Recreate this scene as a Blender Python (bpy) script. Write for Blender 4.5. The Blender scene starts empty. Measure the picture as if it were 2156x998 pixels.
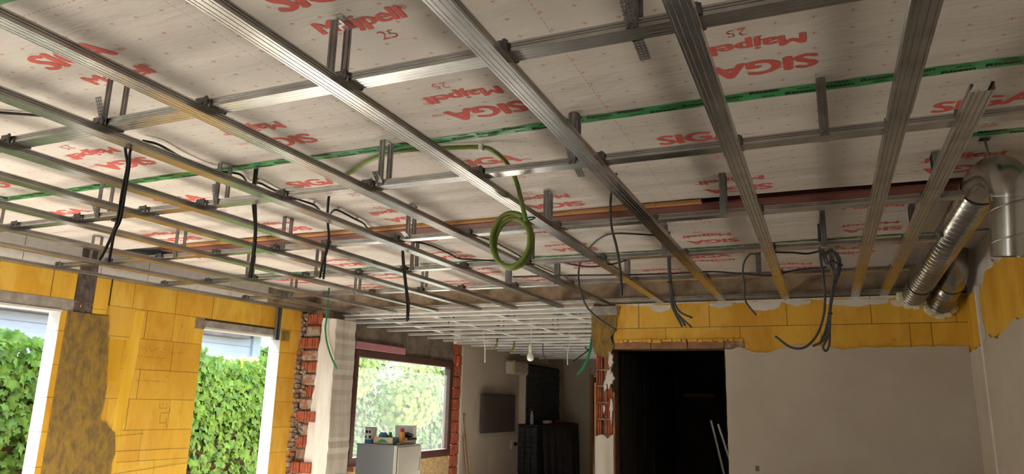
import bpy, math, random
from mathutils import Vector, Matrix, noise
random.seed(7)
S = bpy.context.scene
C = S.collection
# ------------------------------------------------------------------ camera, world, sun, exposure
EYE = 1.60                                   # eye height above the floor
FPX, CX, CY = 1509.0, 1078.0, 499.0
ay = Vector((1741-CX, 867-CY, FPX)).normalized()
ax = Vector((CX+2505, CY-765, -FPX)).normalized()
ax = (ax - ay*ax.dot(ay)).normalized()
az = ax.cross(ay)
if az.y > 0: az = -az
cam_d = bpy.data.cameras.new('camera'); cam = bpy.data.objects.new('camera', cam_d); C.objects.link(cam)
cam_d.sensor_width = 36.0; cam_d.lens = FPX/2156*36.0; cam_d.clip_start = 0.05
cam.matrix_world = Matrix(((ax.x, -ax.y, -ax.z, 0), (ay.x, -ay.y, -ay.z, 0), (az.x, -az.y, -az.z, EYE), (0, 0, 0, 1)))
S.camera = cam
SKY = 3.0
w = bpy.data.worlds.new('sky'); S.world = w; w.use_nodes = True
bgn = w.node_tree.nodes['Background']; bgn.inputs['Color'].default_value = (0.80, 0.90, 1.0, 1); bgn.inputs['Strength'].default_value = SKY
sd = bpy.data.lights.new('sun', 'SUN'); sd.energy = 50.0; sd.angle = math.radians(1.5); sd.color = (1.0, 0.93, 0.81)
sun = bpy.data.objects.new('sun', sd); C.objects.link(sun)
sun.rotation_euler = Vector((0.65, -0.02, -0.76)).to_track_quat('-Z', 'Y').to_euler()
S.view_settings.view_transform = 'Standard'; S.view_settings.look = 'None'; S.view_settings.gamma = 1.0
S.view_settings.use_curve_mapping = False
S.view_settings.exposure = 0.92

# ------------------------------------------------------------------ measuring helpers (eye-relative, then lifted to the floor)
def ray(px, py):
    c = Vector(((px-CX)/FPX, (py-CY)/FPX, 1.0))
    return Vector((ax.dot(c), ay.dot(c), az.dot(c)))
def onz(px, py, z): r = ray(px, py)*1.0; r *= z/r.z; return r + Vector((0, 0, EYE))
def ony(px, py, y): r = ray(px, py)*1.0; r *= y/r.y; return r + Vector((0, 0, EYE))
def onx(px, py, x): r = ray(px, py)*1.0; r *= x/r.x; return r + Vector((0, 0, EYE))
# ------------------------------------------------------------------ mesh helpers
class MB:
    def __init__(s): s.v = []; s.f = []; s.m = []
    def add(s, v, f, m=0):
        o = len(s.v); s.v += [tuple(p) for p in v]; s.f += [tuple(i+o for i in q) for q in f]; s.m += [m]*len(f); return s
    def box(s, a, b, m=0):
        x0, y0, z0 = a; x1, y1, z1 = b
        return s.add([(x0,y0,z0),(x1,y0,z0),(x1,y1,z0),(x0,y1,z0),(x0,y0,z1),(x1,y0,z1),(x1,y1,z1),(x0,y1,z1)],
                     [(0,3,2,1),(4,5,6,7),(0,1,5,4),(1,2,6,5),(2,3,7,6),(3,0,4,7)], m)
    def rbox(s, a, b, r, m=0):            # box with chamfered edges
        x0, y0, z0 = a; x1, y1, z1 = b; v = []
        for x, sx in ((x0, 1), (x1, -1)):
            for y, sy in ((y0, 1), (y1, -1)):
                for z, sz in ((z0, 1), (z1, -1)):
                    v += [(x, y+sy*r, z+sz*r), (x+sx*r, y, z+sz*r), (x+sx*r, y+sy*r, z)]
        o = len(s.v); import bmesh
        bm = bmesh.new()
        for p in v: bm.verts.new(p)
        bmesh.ops.convex_hull(bm, input=bm.verts)
        bm.verts.ensure_lookup_table(); bm.verts.index_update()
        vv = [tuple(p.co) for p in bm.verts]; ff = [tuple(q.index for q in f.verts) for f in bm.faces]; bm.free()
        return s.add(vv, ff, m)
    def tube(s, pts, r, n=8, m=0, res=6, cap=True):
        pts = [Vector(p) for p in pts]
        if len(pts) > 2 and res > 1: pts = smooth(pts, res)
        rings = []; N = len(pts); ref = Vector((0.13, 0.21, 1)).normalized()
        for i, p in enumerate(pts):
            t = (pts[min(i+1, N-1)] - pts[max(i-1, 0)]).normalized()
            if i == 0:
                a = t.cross(ref)
                if a.length < .05: a = t.cross(Vector((1, 0, 0)))
                a.normalize()
            else:
                a = (a - t*a.dot(t)); a.normalize()
            b = t.cross(a); rr = r(i/(N-1)) if callable(r) else r
            rings.append([p + (a*math.cos(k*2*math.pi/n) + b*math.sin(k*2*math.pi/n))*rr for k in range(n)])
        v = [q for g in rings for q in g]; f = []
        for i in range(N-1):
            for k in range(n):
                f.append((i*n+k, i*n+(k+1) % n, (i+1)*n+(k+1) % n, (i+1)*n+k))
        if cap: f += [tuple(range(n-1, -1, -1)), tuple((N-1)*n+k for k in range(n))]
        return s.add(v, f, m)
    def prism(s, outline, fn, d0, d1, m=0, side=None):   # outline of (a,b); fn(a,b,depth)->xyz
        n = len(outline); v = [fn(a, b, d0) for a, b in outline] + [fn(a, b, d1) for a, b in outline]
        s.add(v, [tuple(range(n)), tuple(range(2*n-1, n-1, -1))], m)
        s.add(v, [(i, i+n, (i+1) % n+n, (i+1) % n) for i in range(n)], m if side is None else side); return s
def smooth(p, res):
    q = [p[0]*2-p[1]] + p + [p[-1]*2-p[-2]]; out = []
    for i in range(1, len(q)-2):
        a, b, c, d = q[i-1], q[i], q[i+1], q[i+2]
        for k in range(res):
            t = k/res
            out.append(.5*((2*b) + (c-a)*t + (2*a-5*b+4*c-d)*t*t + (3*b-a-3*c+d)*t**3))
    out.append(p[-1]); return out
ORI = {}
def mesh(name, mb, mats, sm=False):
    me = bpy.data.meshes.new(name); me.from_pydata(mb.v, [], mb.f)
    for m in (mats if isinstance(mats, (list, tuple)) else [mats]): me.materials.append(m)
    if any(mb.m): me.polygons.foreach_set('material_index', mb.m)
    if sm: me.polygons.foreach_set('use_smooth', [True]*len(me.polygons))
    me.update(); return me
def tag(o, label=None, cat=None, group=None, kind=None):
    if label: o['label'] = label
    if cat: o['category'] = cat
    if group: o['group'] = group
    if kind: o['kind'] = kind
    return o
def empty(name, loc, label=None, cat=None, group=None, kind=None):
    o = bpy.data.objects.new(name, None); C.objects.link(o); o.location = loc; o.empty_display_size = .05
    ORI[o.name] = Vector(loc); return tag(o, label, cat, group, kind)
def part(name, mb, mats, parent, sm=False):      # vertices are given in world space
    o3 = ORI[parent.name]
    mb.v = [(x-o3.x, y-o3.y, z-o3.z) for x, y, z in mb.v]
    o = bpy.data.objects.new(name, mesh(name, mb, mats, sm)); C.objects.link(o); o.parent = parent
    ORI[o.name] = o3; return o
def inst(name, me, parent, loc, rot=None):       # shared mesh data placed in its parent's own frame
    o = bpy.data.objects.new(name, me); C.objects.link(o); o.parent = parent; o.location = loc
    if rot: o.rotation_euler = rot
    return o
def solo(name, mb, mats, label=None, cat=None, group=None, kind=None, sm=False):
    xs = [p[0] for p in mb.v]; ys = [p[1] for p in mb.v]; zs = [p[2] for p in mb.v]
    o3 = Vector(((min(xs)+max(xs))/2, (min(ys)+max(ys))/2, min(zs)))
    mb.v = [(x-o3.x, y-o3.y, z-o3.z) for x, y, z in mb.v]
    o = bpy.data.objects.new(name, mesh(name, mb, mats, sm)); C.objects.link(o); o.location = o3
    ORI[o.name] = o3; return tag(o, label, cat, group, kind)
# ------------------------------------------------------------------ materials
class NT:
    def __init__(s, name):
        s.mat = bpy.data.materials.new(name); s.mat.use_nodes = True; s.t = s.mat.node_tree; s.n = s.t.nodes; s.l = s.t.links
        s.b = s.n['Principled BSDF']; s.pos = s.n.new('ShaderNodeNewGeometry').outputs['Position']
    def con(s, i, v):
        if isinstance(v, bpy.types.NodeSocket): s.l.new(v, i)
        elif isinstance(v, tuple) and len(v) == 3 and i.type == 'RGBA': i.default_value = (*v, 1)
        else: i.default_value = v
    def m(s, op, a, b=0.0, c=None):
        n = s.n.new('ShaderNodeMath'); n.operation = op; s.con(n.inputs[0], a); s.con(n.inputs[1], b)
        if c is not None: s.con(n.inputs[2], c)
        return n.outputs[0]
    def xyz(s):
        n = s.n.new('ShaderNodeSeparateXYZ'); s.l.new(s.pos, n.inputs[0]); return n.outputs
    def noise(s, scale, det=4, stretch=(1, 1, 1), rough=.55):
        mp = s.n.new('ShaderNodeMapping'); s.l.new(s.pos, mp.inputs[0]); mp.inputs['Scale'].default_value = stretch
        n = s.n.new('ShaderNodeTexNoise'); s.l.new(mp.outputs[0], n.inputs['Vector']); n.inputs['Scale'].default_value = scale
        n.inputs['Detail'].default_value = det; n.inputs['Roughness'].default_value = rough; return n.outputs['Fac']
    def ramp(s, f, lo, hi):
        n = s.n.new('ShaderNodeMapRange'); s.con(n.inputs[0], f); n.inputs[1].default_value = lo; n.inputs[2].default_value = hi; return n.outputs[0]
    def mix(s, f, a, b):
        n = s.n.new('ShaderNodeMix'); n.data_type = 'RGBA'; s.con(n.inputs[0], f); s.con(n.inputs[6], a); s.con(n.inputs[7], b); return n.outputs[2]
    def bump(s, h, st=.3, d=.01):
        n = s.n.new('ShaderNodeBump'); s.l.new(h, n.inputs['Height']); n.inputs['Strength'].default_value = st; n.inputs['Distance'].default_value = d
        s.l.new(n.outputs[0], s.b.inputs['Normal']); return s
    def out(s, col, rough=.6, metal=0.0, **k):
        s.con(s.b.inputs['Base Color'], col); s.con(s.b.inputs['Roughness'], rough); s.b.inputs['Metallic'].default_value = metal
        for a, v in k.items(): s.con(s.b.inputs[a.replace('_', ' ')], v)
        return s.mat
def simple(name, c1, c2=None, rough=.6, metal=0.0, scale=8, bump=.2, bscale=40, stretch=(1, 1, 1), bd=.004, lo=.35, hi=.65, **k):
    t = NT(name); col = c1 if c2 is None else t.mix(t.ramp(t.noise(scale, 5, stretch), lo, hi), c1, c2)
    if bump: t.bump(t.noise(bscale, 4, stretch), bump, bd)
    return t.out(col, rough, metal, **k)
M = {}
M['galv'] = simple('galvanised_steel', (.42, .42, .41), (.56, .56, .545), rough=.23, metal=1.0, scale=9, bump=.05, bscale=160)
M['galv_matt_lit'] = simple('matt_lit_zinc_steel', (.60, .61, .60), (.70, .70, .69), rough=.5, metal=.55, scale=9, bump=.05, bscale=160)  # lighter copy of the rail steel; far-room brightness is in its colour
M['galv_dull'] = simple('dull_hanger_steel', (.22, .22, .22), (.34, .34, .335), rough=.40, metal=1.0, scale=14, bump=.05, bscale=120)
M['duct'] = simple('spiral_duct_steel', (.38, .37, .34), (.48, .465, .43), rough=.26, metal=1.0, scale=6, bump=.06, bscale=60)
M['clip'] = simple('dark_clip_steel', (.10, .10, .10), (.2, .2, .2), rough=.5, metal=.8, scale=60, bump=0)
M['black'] = simple('black_cable_sheath', (.012, .012, .014), rough=.5, bump=0)
M['grey_cable'] = simple('grey_cable_sheath', (.055, .06, .065), rough=.5, bump=0)
M['rubber'] = simple('black_rubber', (.01, .01, .01), rough=.6, bump=0)
M['conduit'] = simple('olive_green_conduit', (.15, .22, .035), (.20, .28, .05), rough=.45, scale=12, bump=0)
M['olive'] = simple('olive_yellow_cable', (.13, .15, .015), (.2, .2, .03), rough=.5, scale=12, bump=0)
M['green_wire'] = simple('green_wire', (.0, .22, .09), rough=.4, bump=0)
M['blue_tie'] = simple('blue_tie', (.01, .07, .16), rough=.5, bump=0)
M['white_pl'] = simple('white_plastic', (.78, .77, .73), rough=.4, bump=0)
M['red_steel'] = simple('red_lead_primer', (.135, .038, .03), (.19, .06, .048), rough=.6, scale=7, bump=.1, bscale=40)
M['lath'] = simple('pine_lath', (.34, .15, .04), (.50, .25, .08), rough=.65, scale=10, bump=.2, bscale=40, stretch=(.3, 4, 4))
M['concrete'] = simple('rough_concrete', (.20, .145, .095), (.34, .26, .18), rough=.9, scale=9, bump=.8, bscale=45, bd=.012)
M['concrete_dk'] = simple('weathered_concrete', (.10, .08, .06), (.2, .16, .12), rough=.9, scale=7, bump=.6, bscale=30, bd=.01)
M['lintel'] = simple('grey_lintel', (.26, .23, .20), (.40, .37, .33), rough=.9, scale=12, bump=.5, bscale=60)
M['mortar'] = simple('grey_mortar', (.18, .14, .10), (.33, .27, .21), rough=.95, scale=22, bump=.8, bscale=60, bd=.01)
M['dark_mortar'] = simple('dark_combed_mortar', (.075, .055, .05), (.16, .125, .11), rough=.9, scale=14, bump=.8, bscale=50, bd=.01)
M['joint'] = simple('block_joint', (.09, .06, .02), rough=.95, bump=0)
M['aerated'] = simple('white_aerated_block', (.60, .585, .565), (.68, .665, .65), rough=.95, scale=20, bump=.15, bscale=120)
M['brick'] = simple('red_clay_brick', (.29, .055, .022), (.42, .12, .055), rough=.9, scale=16, bump=.8, bscale=60, bd=.008)
M['brick_pale'] = simple('mortar_smeared_brick', (.30, .12, .065), (.35, .30, .24), rough=.95, scale=17, lo=.42, hi=.58, bump=.8, bscale=50, bd=.008)
M['stone'] = simple('dark_slate_stone', (.018, .018, .02), (.04, .04, .043), rough=.7, scale=18, bump=.7, bscale=50, bd=.008)
M['plaster'] = simple('beige_plaster', (.50, .43, .35), (.56, .49, .405), rough=.85, scale=2.5, bump=.08, bscale=90)
M['plaster_dim'] = simple('grey_brown_plaster', (.47, .40, .32), (.54, .46, .375), rough=.9, scale=2, bump=.1, bscale=60)
M['plaster_white'] = simple('white_finish_plaster', (.62, .58, .53), (.74, .71, .66), rough=.85, scale=6, bump=.4, bscale=30, bd=.006)
M['nib_plaster'] = simple('streaked_nib_plaster', (.56, .50, .42), (.72, .68, .61), rough=.9, scale=5, bump=.25, bscale=25, stretch=(2.5, 2.5, .35))
M['dark_hall'] = simple('unlit_hall_dark_brown', (.05, .04, .035), (.07, .06, .05), rough=.9, bump=0, scale=3)  # the darkness of the unlit hall and passage is put into this colour
M['floor'] = simple('screed', (.32, .31, .295), (.39, .38, .36), rough=.85, scale=2, bump=.15, bscale=30)
M['paving'] = simple('pale_paving', (.20, .195, .18), (.26, .25, .23), rough=.9, scale=3, bump=.2, bscale=20)
M['frame'] = simple('brown_window_frame', (.065, .028, .02), (.09, .04, .03), rough=.45, scale=8, bump=.05, stretch=(1, .2, 1))
M['sillwood'] = simple('orange_brown_wood', (.30, .12, .05), (.42, .19, .08), rough=.6, scale=12, bump=.1, stretch=(1, .2, 1))
M['osb'] = simple('osb_board', (.36, .23, .10), (.58, .42, .22), rough=.85, scale=45, bump=.3, bscale=60, stretch=(1, .5, 1))
M['pink'] = simple('pink_insulation', (.42, .17, .20), (.47, .20, .23), rough=.8, scale=6, bump=.05)
M['cab_grey'] = simple('grey_cabinet_paint', (.27, .285, .29), rough=.5, bump=0)
M['cab_white'] = simple('cream_cabinet_paint', (.66, .63, .57), rough=.5, bump=0)
M['film'] = None
M['cloth'] = simple('dark_brown_cloth', (.02, .014, .012), (.035, .026, .022), rough=.85, scale=6, bump=.2, bscale=12)
M['screen'] = simple('dark_screen', (.04, .022, .018), rough=.35, bump=0)
M['foam'] = simple('cream_foam', (.62, .54, .38), (.74, .67, .50), rough=.9, scale=14, bump=.7, bscale=30, bd=.012)
M['alu'] = simple('aluminium', (.72, .72, .72), rough=.28, metal=1.0, bump=0)
M['stick'] = simple('pale_wood_stick', (.30, .19, .10), (.40, .26, .15), rough=.7, scale=20, bump=.1)
M['bulb'] = simple('bulb_glass', (.86, .86, .82), rough=.25, bump=0)
M['blue_pl'] = simple('blue_plastic', (.05, .22, .42), rough=.4, bump=0)
M['orange_pl'] = simple('amber_plastic', (.65, .28, .06), rough=.4, bump=0)
M['red_pl'] = simple('red_plastic', (.5, .03, .03), rough=.4, bump=0)
M['teal_pl'] = simple('teal_plastic', (.02, .25, .2), rough=.4, bump=0)
M['carton'] = simple('carton', (.55, .42, .27), (.6, .47, .31), rough=.85, scale=9, bump=0)
M['print_red'] = simple('red_print', (.60, .095, .075), (.66, .12, .10), rough=.75, scale=60, bump=0)
M['print_black'] = simple('black_print', (.008, .012, .01), rough=.6, bump=0)
M['print_pen'] = simple('pencil_mark', (.16, .10, .03), rough=.9, bump=0)
M['house'] = simple('pale_blue_white_brick', (.29, .355, .48), (.32, .39, .51), rough=.85, scale=3, bump=.15, bscale=8, stretch=(1, 1, 6))
M['eave'] = simple('dark_eave', (.10, .09, .10), (.16, .14, .15), rough=.8, scale=5, bump=0)
M['soil'] = simple('dry_twigs', (.05, .04, .02), (.12, .09, .05), rough=1, scale=18, bump=.6, bscale=30)
t = NT('green_tape'); M['tape'] = t.bump(t.noise(30, 3, (1, 3, 1)), .25, .004).out(t.mix(t.ramp(t.noise(10, 4), .35, .65), (.03, .27, .07), (.06, .40, .12)), .32)
def leafmat(name, a, b):
    t = NT(name); oi = t.n.new('ShaderNodeObjectInfo').outputs['Random']
    f = t.m('FRACT', t.m('ADD', t.ramp(t.noise(9, 3), .3, .7), oi))
    return t.out(t.mix(t.ramp(t.noise(9, 3), .32, .68), a, b), .58)
M['ivy'] = leafmat('ivy_leaf', (.024, .090, .004), (.105, .235, .014))
M['leaf_y'] = leafmat('yellow_leaf', (.40, .40, .01), (.52, .52, .03))
M['leaf_g'] = leafmat('garden_leaf', (.035, .11, .012), (.17, .25, .03))
# yellow primer, brushed on by hand: streaks, thicker runs, and bare patches near its ragged upper edge
def primer(name, edge, amp, hue=1.0):
    t = NT(name)
    st = t.ramp(t.noise(3.2, 5, (1.6, 1.6, .45), .6), .32, .68); fine = t.ramp(t.noise(24, 4, (1.5, 1.5, .25)), .3, .7)
    col = t.mix(st, (.64*hue, .32*hue, .010), (.86*hue, .54*hue, .045)); col = t.mix(t.m('MULTIPLY', fine, .35), col, (.84*hue, .55*hue, .13))
    col = t.mix(t.m('MULTIPLY', t.ramp(t.noise(2.3, 3, (1.3, 1.3, .9)), .50, .60), .50), col, (.55*hue, .25*hue, .006))
    col = t.mix(t.m('MULTIPLY', t.ramp(t.noise(3.1, 4, (1.5, 1.5, .5)), .56, .66), .55), col, (.88*hue, .60*hue, .12))
    spots = t.ramp(t.noise(38, 2), .70, .74); col = t.mix(t.m('MULTIPLY', spots, .5), col, (.22, .10, .01))
    oi = t.n.new('ShaderNodeObjectInfo').outputs['Random']; col = t.mix(t.m('MULTIPLY', oi, .38), col, (.62*hue, .27*hue, .01))
    z = t.xyz()[2]; e = t.m('ADD', z, t.m('MULTIPLY', t.m('SUBTRACT', t.noise(5, 5, (1, 1, .5)), .5), amp))
    col = t.mix(t.ramp(e, edge, edge+.006), col, t.mix(fine, (.66, .63, .59), (.78, .76, .73)))
    t.bump(t.noise(30, 4, (1, 1, .4)), .2, .004); return t.out(col, .62)
M['primer'] = primer('yellow_primer', EYE+.90, .09)
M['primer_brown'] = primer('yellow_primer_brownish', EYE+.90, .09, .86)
M['primer_far'] = primer('yellow_primer_far', EYE+.865, .10)
M['primer_right'] = primer('yellow_primer_right', EYE+.90, .2)
t = NT('smeared_pillar_mortar')
M['smear'] = t.bump(t.noise(34, 5, (1, 1, .7)), .5, .006).out(t.mix(t.ramp(t.noise(22, 6, (1, 1, .45), .7), .36, .64), (.15, .095, .035), (.33, .20, .025)), .8)
# vapour membrane: pale fleece with a printed grid of little crosses and dashed guide lines
t = NT('vapour_membrane'); X, Y, Z = t.xyz()
def near(c, w): return t.m('LESS_THAN', t.m('ABSOLUTE', c), w)
def cell(v, p, off): return t.m('MULTIPLY', t.m('SUBTRACT', t.m('FRACT', t.m('ADD', t.m('DIVIDE', t.m('SUBTRACT', v, off), p), 100.5)), .5), p)
gx, gy = cell(X, .105, .148), cell(Y, .1025, 2.069)
cr = t.m('MAXIMUM', t.m('MULTIPLY', near(gx, .0014), near(gy, .0085)), t.m('MULTIPLY', near(gy, .0014), near(gx, .0095)))
dl = t.m('MULTIPLY', near(cell(X, .99, -.70), .0012), near(cell(Y, .026, 0), .008))
dl2 = t.m('MULTIPLY', near(cell(Y, 1.50, 2.715), .0013), near(cell(X, .022, 0), .0065))
pr = t.m('MAXIMUM', cr, t.m('MAXIMUM', dl, dl2))
base = t.mix(t.ramp(t.noise(1.6, 4, (1, 2.2, 1)), .3, .7), (.60, .54, .485), (.70, .64, .585))
wr = t.m('ADD', t.m('MULTIPLY', t.noise(3.0, 4, (.7, 2.2, 1)), 1.0), t.m('MULTIPLY', t.noise(26, 3, (.5, 2, 1)), .10))
t.bump(wr, .8, .045)
M['membrane'] = t.out(t.mix(t.m('MULTIPLY', pr, .8), base, (.50, .07, .06)), .62)
# dusty glazing and clear plastic sheet: real layers, part see-through, part scattering
def veil(name, col, opac, rough=.5):
    t = NT(name); tr = t.n.new('ShaderNodeBsdfTransparent'); tl = t.n.new('ShaderNodeBsdfTranslucent'); mx = t.n.new('ShaderNodeMixShader'); m2 = t.n.new('ShaderNodeMixShader')
    tl.inputs[0].default_value = (*col, 1); t.b.inputs['Base Color'].default_value = (*col, 1); t.b.inputs['Roughness'].default_value = rough
    m2.inputs[0].default_value = .5; t.l.new(tl.outputs[0], m2.inputs[1]); t.l.new(t.b.outputs[0], m2.inputs[2])
    t.l.new(t.m('MULTIPLY', opac, t.m('ADD', .5, t.noise(5, 5))), mx.inputs[0])
    t.l.new(tr.outputs[0], mx.inputs[1]); t.l.new(m2.outputs[0], mx.inputs[2])
    t.l.new(mx.outputs[0], t.n['Material Output'].inputs['Surface']); return t.mat
M['dusty_glass'] = veil('dusty_glass', (.48, .55, .60), .034, .2)
M['sheet'] = veil('clear_dust_sheet', (.60, .56, .51), .11, .15)

# ------------------------------------------------------------------ room levels (relative to the eye, + EYE)
HS, HP, HM = .875, .902, 1.115         # underside of rails, of carriers, of the membrane
YW = 6.17                              # wall at the end of the room
def mem_z(x, y):
    return EYE + HM + .006*math.sin(2.1*x+.7*y) * math.sin(3.3*y+.4) + .004*noise.noise(Vector((x*2.3, y*4.1, 3.7)))
# ================================================================== the setting
solo('floor', MB().box((-5.6, -3.2, -.2), (1.2, 15.2, 0)), M['floor'], kind='structure')
solo('ground', MB().box((-30, -30, -.35), (30, 45, -.21)), M['paving'], kind='structure')
ceil = empty('ceiling', (0, 3, EYE+HM), kind='structure')
part('roof_deck', MB().box((-5.6, -3.2, EYE+HM+.06), (1.2, 15.2, EYE+HM+.26)), M['concrete_dk'], ceil)
def grid_sheet(x0, x1, y0, y1, st=.05, dz=0):
    nx = max(1, round((x1-x0)/st)); ny = max(1, round((y1-y0)/st)); mb = MB(); v = []
    for j in range(ny+1):
        for i in range(nx+1):
            x = x0+(x1-x0)*i/nx; y = y0+(y1-y0)*j/ny; v.append((x, y, mem_z(x, y)-dz))
    f = [(j*(nx+1)+i, (j+1)*(nx+1)+i, (j+1)*(nx+1)+i+1, j*(nx+1)+i+1) for j in range(ny) for i in range(nx)]
    return mb.add(v, f)
def text(body, size, bold=0.0, sx=1.0, res=3):
    cu = bpy.data.curves.new('lettering', 'FONT'); cu.body = body; cu.size = size; cu.offset = bold; cu.resolution_u = res
    o = bpy.data.objects.new('lettering_tmp', cu); C.objects.link(o); dg = bpy.context.evaluated_depsgraph_get(); dg.update()
    me = bpy.data.meshes.new_from_object(o.evaluated_get(dg)); vs = [(p.co.x*sx, p.co.y) for p in me.vertices]; fs = [tuple(p.vertices) for p in me.polygons]
    bpy.data.objects.remove(o); bpy.data.curves.remove(cu); bpy.data.meshes.remove(me)
    x0 = min(p[0] for p in vs); return [(x-x0, y) for x, y in vs], fs
def fit(body, wid, hgt, bold):
    v, f = text(body, 1.0, bold); W = max(p[0] for p in v); y0 = min(p[1] for p in v); H = max(p[1] for p in v)-y0
    if body.startswith('Maj'): y0 = 0; H = max(p[1] for p in v)
    return [(x*wid/W, (y-y0)*hgt/H if body.startswith('S') else y*hgt/H) for x, y in v], f
def block_print():
    mb = MB()
    for (body, wid, hgt, bold, ox, oy) in (('SIGA', .325, .098, .028, 0, 0), ('1966', .052, .017, -.010, .333, .012), ('Majpell', .300, .066, .018, .03, -.150), ('®', .024, .024, .0, .336, -.108), ('25', .060, .045, -.016, .19, -.240)):
        v, f = fit(body, wid, hgt, 0.0 if bold > 0 else bold)
        for dx, dy in (((-.0075, 0), (-.004, 0), (.004, 0), (.0075, 0), (0, .004), (0, -.003)) if body == 'SIGA' else ((-.0045, 0), (-.002, 0), (.002, 0), (.0045, 0), (0, .002)) if body == 'Majpell' else ((0, 0),)):
            mb.add([(x+ox+dx, y+oy+dy, 0) for x, y in v], f)
    return mb
PR = block_print()
def put_print(sheet, x, y, flip):
    mb = MB(); s = -1 if flip else 1
    v = []
    for a, b, _ in PR.v:
        wx, wy = x + s*a, y - s*b; v.append((wx, wy, mem_z(wx, wy) - .0014))
    mb.add(v, [q[::-1] for q in PR.f]); part('printed_lettering', mb, M['print_red'], sheet)
sheets = []
for y0, y1, ups, invs in ((-1.6, 1.12, [(.02, [-2.4, -1.4, -.4])], [(.85, [-2.0, -.98, .03])]),
        (1.12, 2.58, [(1.495, [-4.45, -3.44, -2.43, -1.403, -.39, .62])], [(2.305, [-3.94, -2.96, -1.98, -.98, .045, 1.05])]),
        (2.58, 3.86, [(2.955, [-4.5, -3.53, -2.56, -1.565, -.58, .445])], [(3.675, [-4.08, -3.09, -2.15, -1.186, -.182, .82])]),
        (4.10, 5.09, [(4.165, [-4.7, -3.75, -2.77, -1.8, -.82, .13])], [(4.84, [-3.42, -2.44, -1.45, -.47, .50])]),
        (5.09, YW, [(5.45, [-4.8, -3.82, -2.85, -1.87, -.90, .055])], [(6.0, [-4.0, -3.0, -2.1, -1.0, 0.0])])):
    sh = part('membrane_sheet', grid_sheet(-5.28, 1.04, y0, y1), M['membrane'], ceil, sm=True); sheets.append(sh)
    for b, xs in ups:
        for x in xs: put_print(sh, x, b, False)
    for b, xs in invs:
        for x in xs: put_print(sh, x, b, True)
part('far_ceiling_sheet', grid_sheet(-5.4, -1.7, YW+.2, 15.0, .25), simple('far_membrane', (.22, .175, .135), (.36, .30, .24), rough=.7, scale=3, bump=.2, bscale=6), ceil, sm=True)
# ---- green adhesive tapes over the joints of the membrane
V1 = text('Rissan', .030, .0012, 1.35, 2); V2 = text('SIGA', .014, .0006, 1.5, 2)
def flat(p): return mesh('printed_word', MB().add([(a, b, 0) for a, b in p[0]], p[1]), M['print_black'])
V1, V2 = flat(V1), flat(V2)
def tape(y, x0, x1, label, tilt=0.0, wid=.064):
    e = empty('adhesive_tape', ((x0+x1)/2, y, EYE+HM), label, 'tape', 'green joint tapes on the membrane')
    n = int((x1-x0)/.04); mb = MB(); v = []
    def yc(x): return y + tilt*(x-x0) + .006*math.sin(x*1.7) + .003*math.sin(x*9)
    for i in range(n+1):
        x = x0+(x1-x0)*i/n; c = yc(x)
        for k in (-1, -.33, .33, 1):
            yy = c+k*wid/2+.0015*math.sin(x*31+k*2); v.append((x, yy, mem_z(x, yy)-.0014-.0008*abs(math.sin(x*23+k))))
    f = [(i*4+k, i*4+k+1, i*4+k+5, i*4+k+4) for i in range(n) for k in range(3)]
    part('tape_strip', mb.add(v, f), M['tape'], e, sm=True)
    x = x0+.02; k = 0
    while x < x1-.2:
        for vv, dx, dy in ((V1, 0, (-.014, .012)[k % 2]), (V2, .16, (-.008, .016)[k % 2]), (V1, .12, (.024, -.004)[k % 2]), (V2, .04, (.020, -.018)[k % 2])):
            c_ = yc(x+dx)+dy; inst('printed_word', vv, e, Vector((x+dx, c_, min(mem_z(x+dx, c_), mem_z(x+dx+.09, c_))-.0032))-ORI[e.name], (math.pi, 0, 0))
        x += .245; k += 1
    return e
tape(1.115, -5.1, -1.95, 'green adhesive tape across the membrane in the top left corner')
tape(2.575, -5.1, 1.02, 'long green adhesive tape on the membrane crossing behind the second carrier rail')
tape(3.27, .62, 1.02, 'short green adhesive tape above the elbow of the spiral duct', wid=.05)
tape(5.085, -5.0, 1.02, 'green adhesive tape on the membrane beyond the red steel beam', wid=.045)
# ---- steel beam with its pine lath
bm = empty('steel_beam', (-2.1, 3.98, EYE+HM-.03), 'red-brown primed steel beam crossing under the membrane', 'beam')
part('flange', MB().rbox((-4.62, 3.885, EYE+HM-.028), (1.03, 4.095, EYE+HM-.012), .003), M['red_steel'], bm)
part('web', MB().box((-4.62, 3.985, EYE+HM-.014), (1.03, 3.997, EYE+HM+.055)), M['red_steel'], bm)
lt = MB(); xs = [-4.55+i*.25 for i in range(17)]
for i in range(16):
    if xs[i+1] < -.5: lt.rbox((xs[i], 3.845-.004*math.sin(i), EYE+HM-.020), (xs[i+1], 3.893, EYE+HM-.003), .002)
solo('pine_lath', lt, M['lath'], 'orange pine lath along the front edge of the red beam', 'lath')
# ================================================================== left wall of aerated blocks (a real plane, slightly out of square)
OX, OY = -5.2, 3.0; ul = math.hypot(.28, 3.17); UX, UY = .28/ul, 3.17/ul; NX, NY = UY, -UX
TH = .150
def WL(s, z, d=0.0): return (OX+UX*s+NX*d, OY+UY*s+NY*d, EYE+z)    # d>0 into the room
wl = empty('wall_left', WL(0, -EYE), kind='structure')
def lbox(mb, s0, s1, z0, z1, d0, d1, front=0, rest=0, r=0):
    c = [(s0, z0), (s1, z0), (s1, z1), (s0, z1)]
    a = [WL(s, z, d1) for s, z in c]; b = [WL(s, z, d0) for s, z in c]
    mb.add(a+b, [(0, 1, 2, 3)], front); mb.add(a+b, [(7, 6, 5, 4), (0, 4, 5, 1), (1, 5, 6, 2), (2, 6, 7, 3), (3, 7, 4, 0)], rest); return mb
core = MB()
W1 = (-1.35, .545, -1.50, .59); W2 = (1.80, 2.71, -1.50, .60)      # openings: s0, s1, z0, z1
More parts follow.
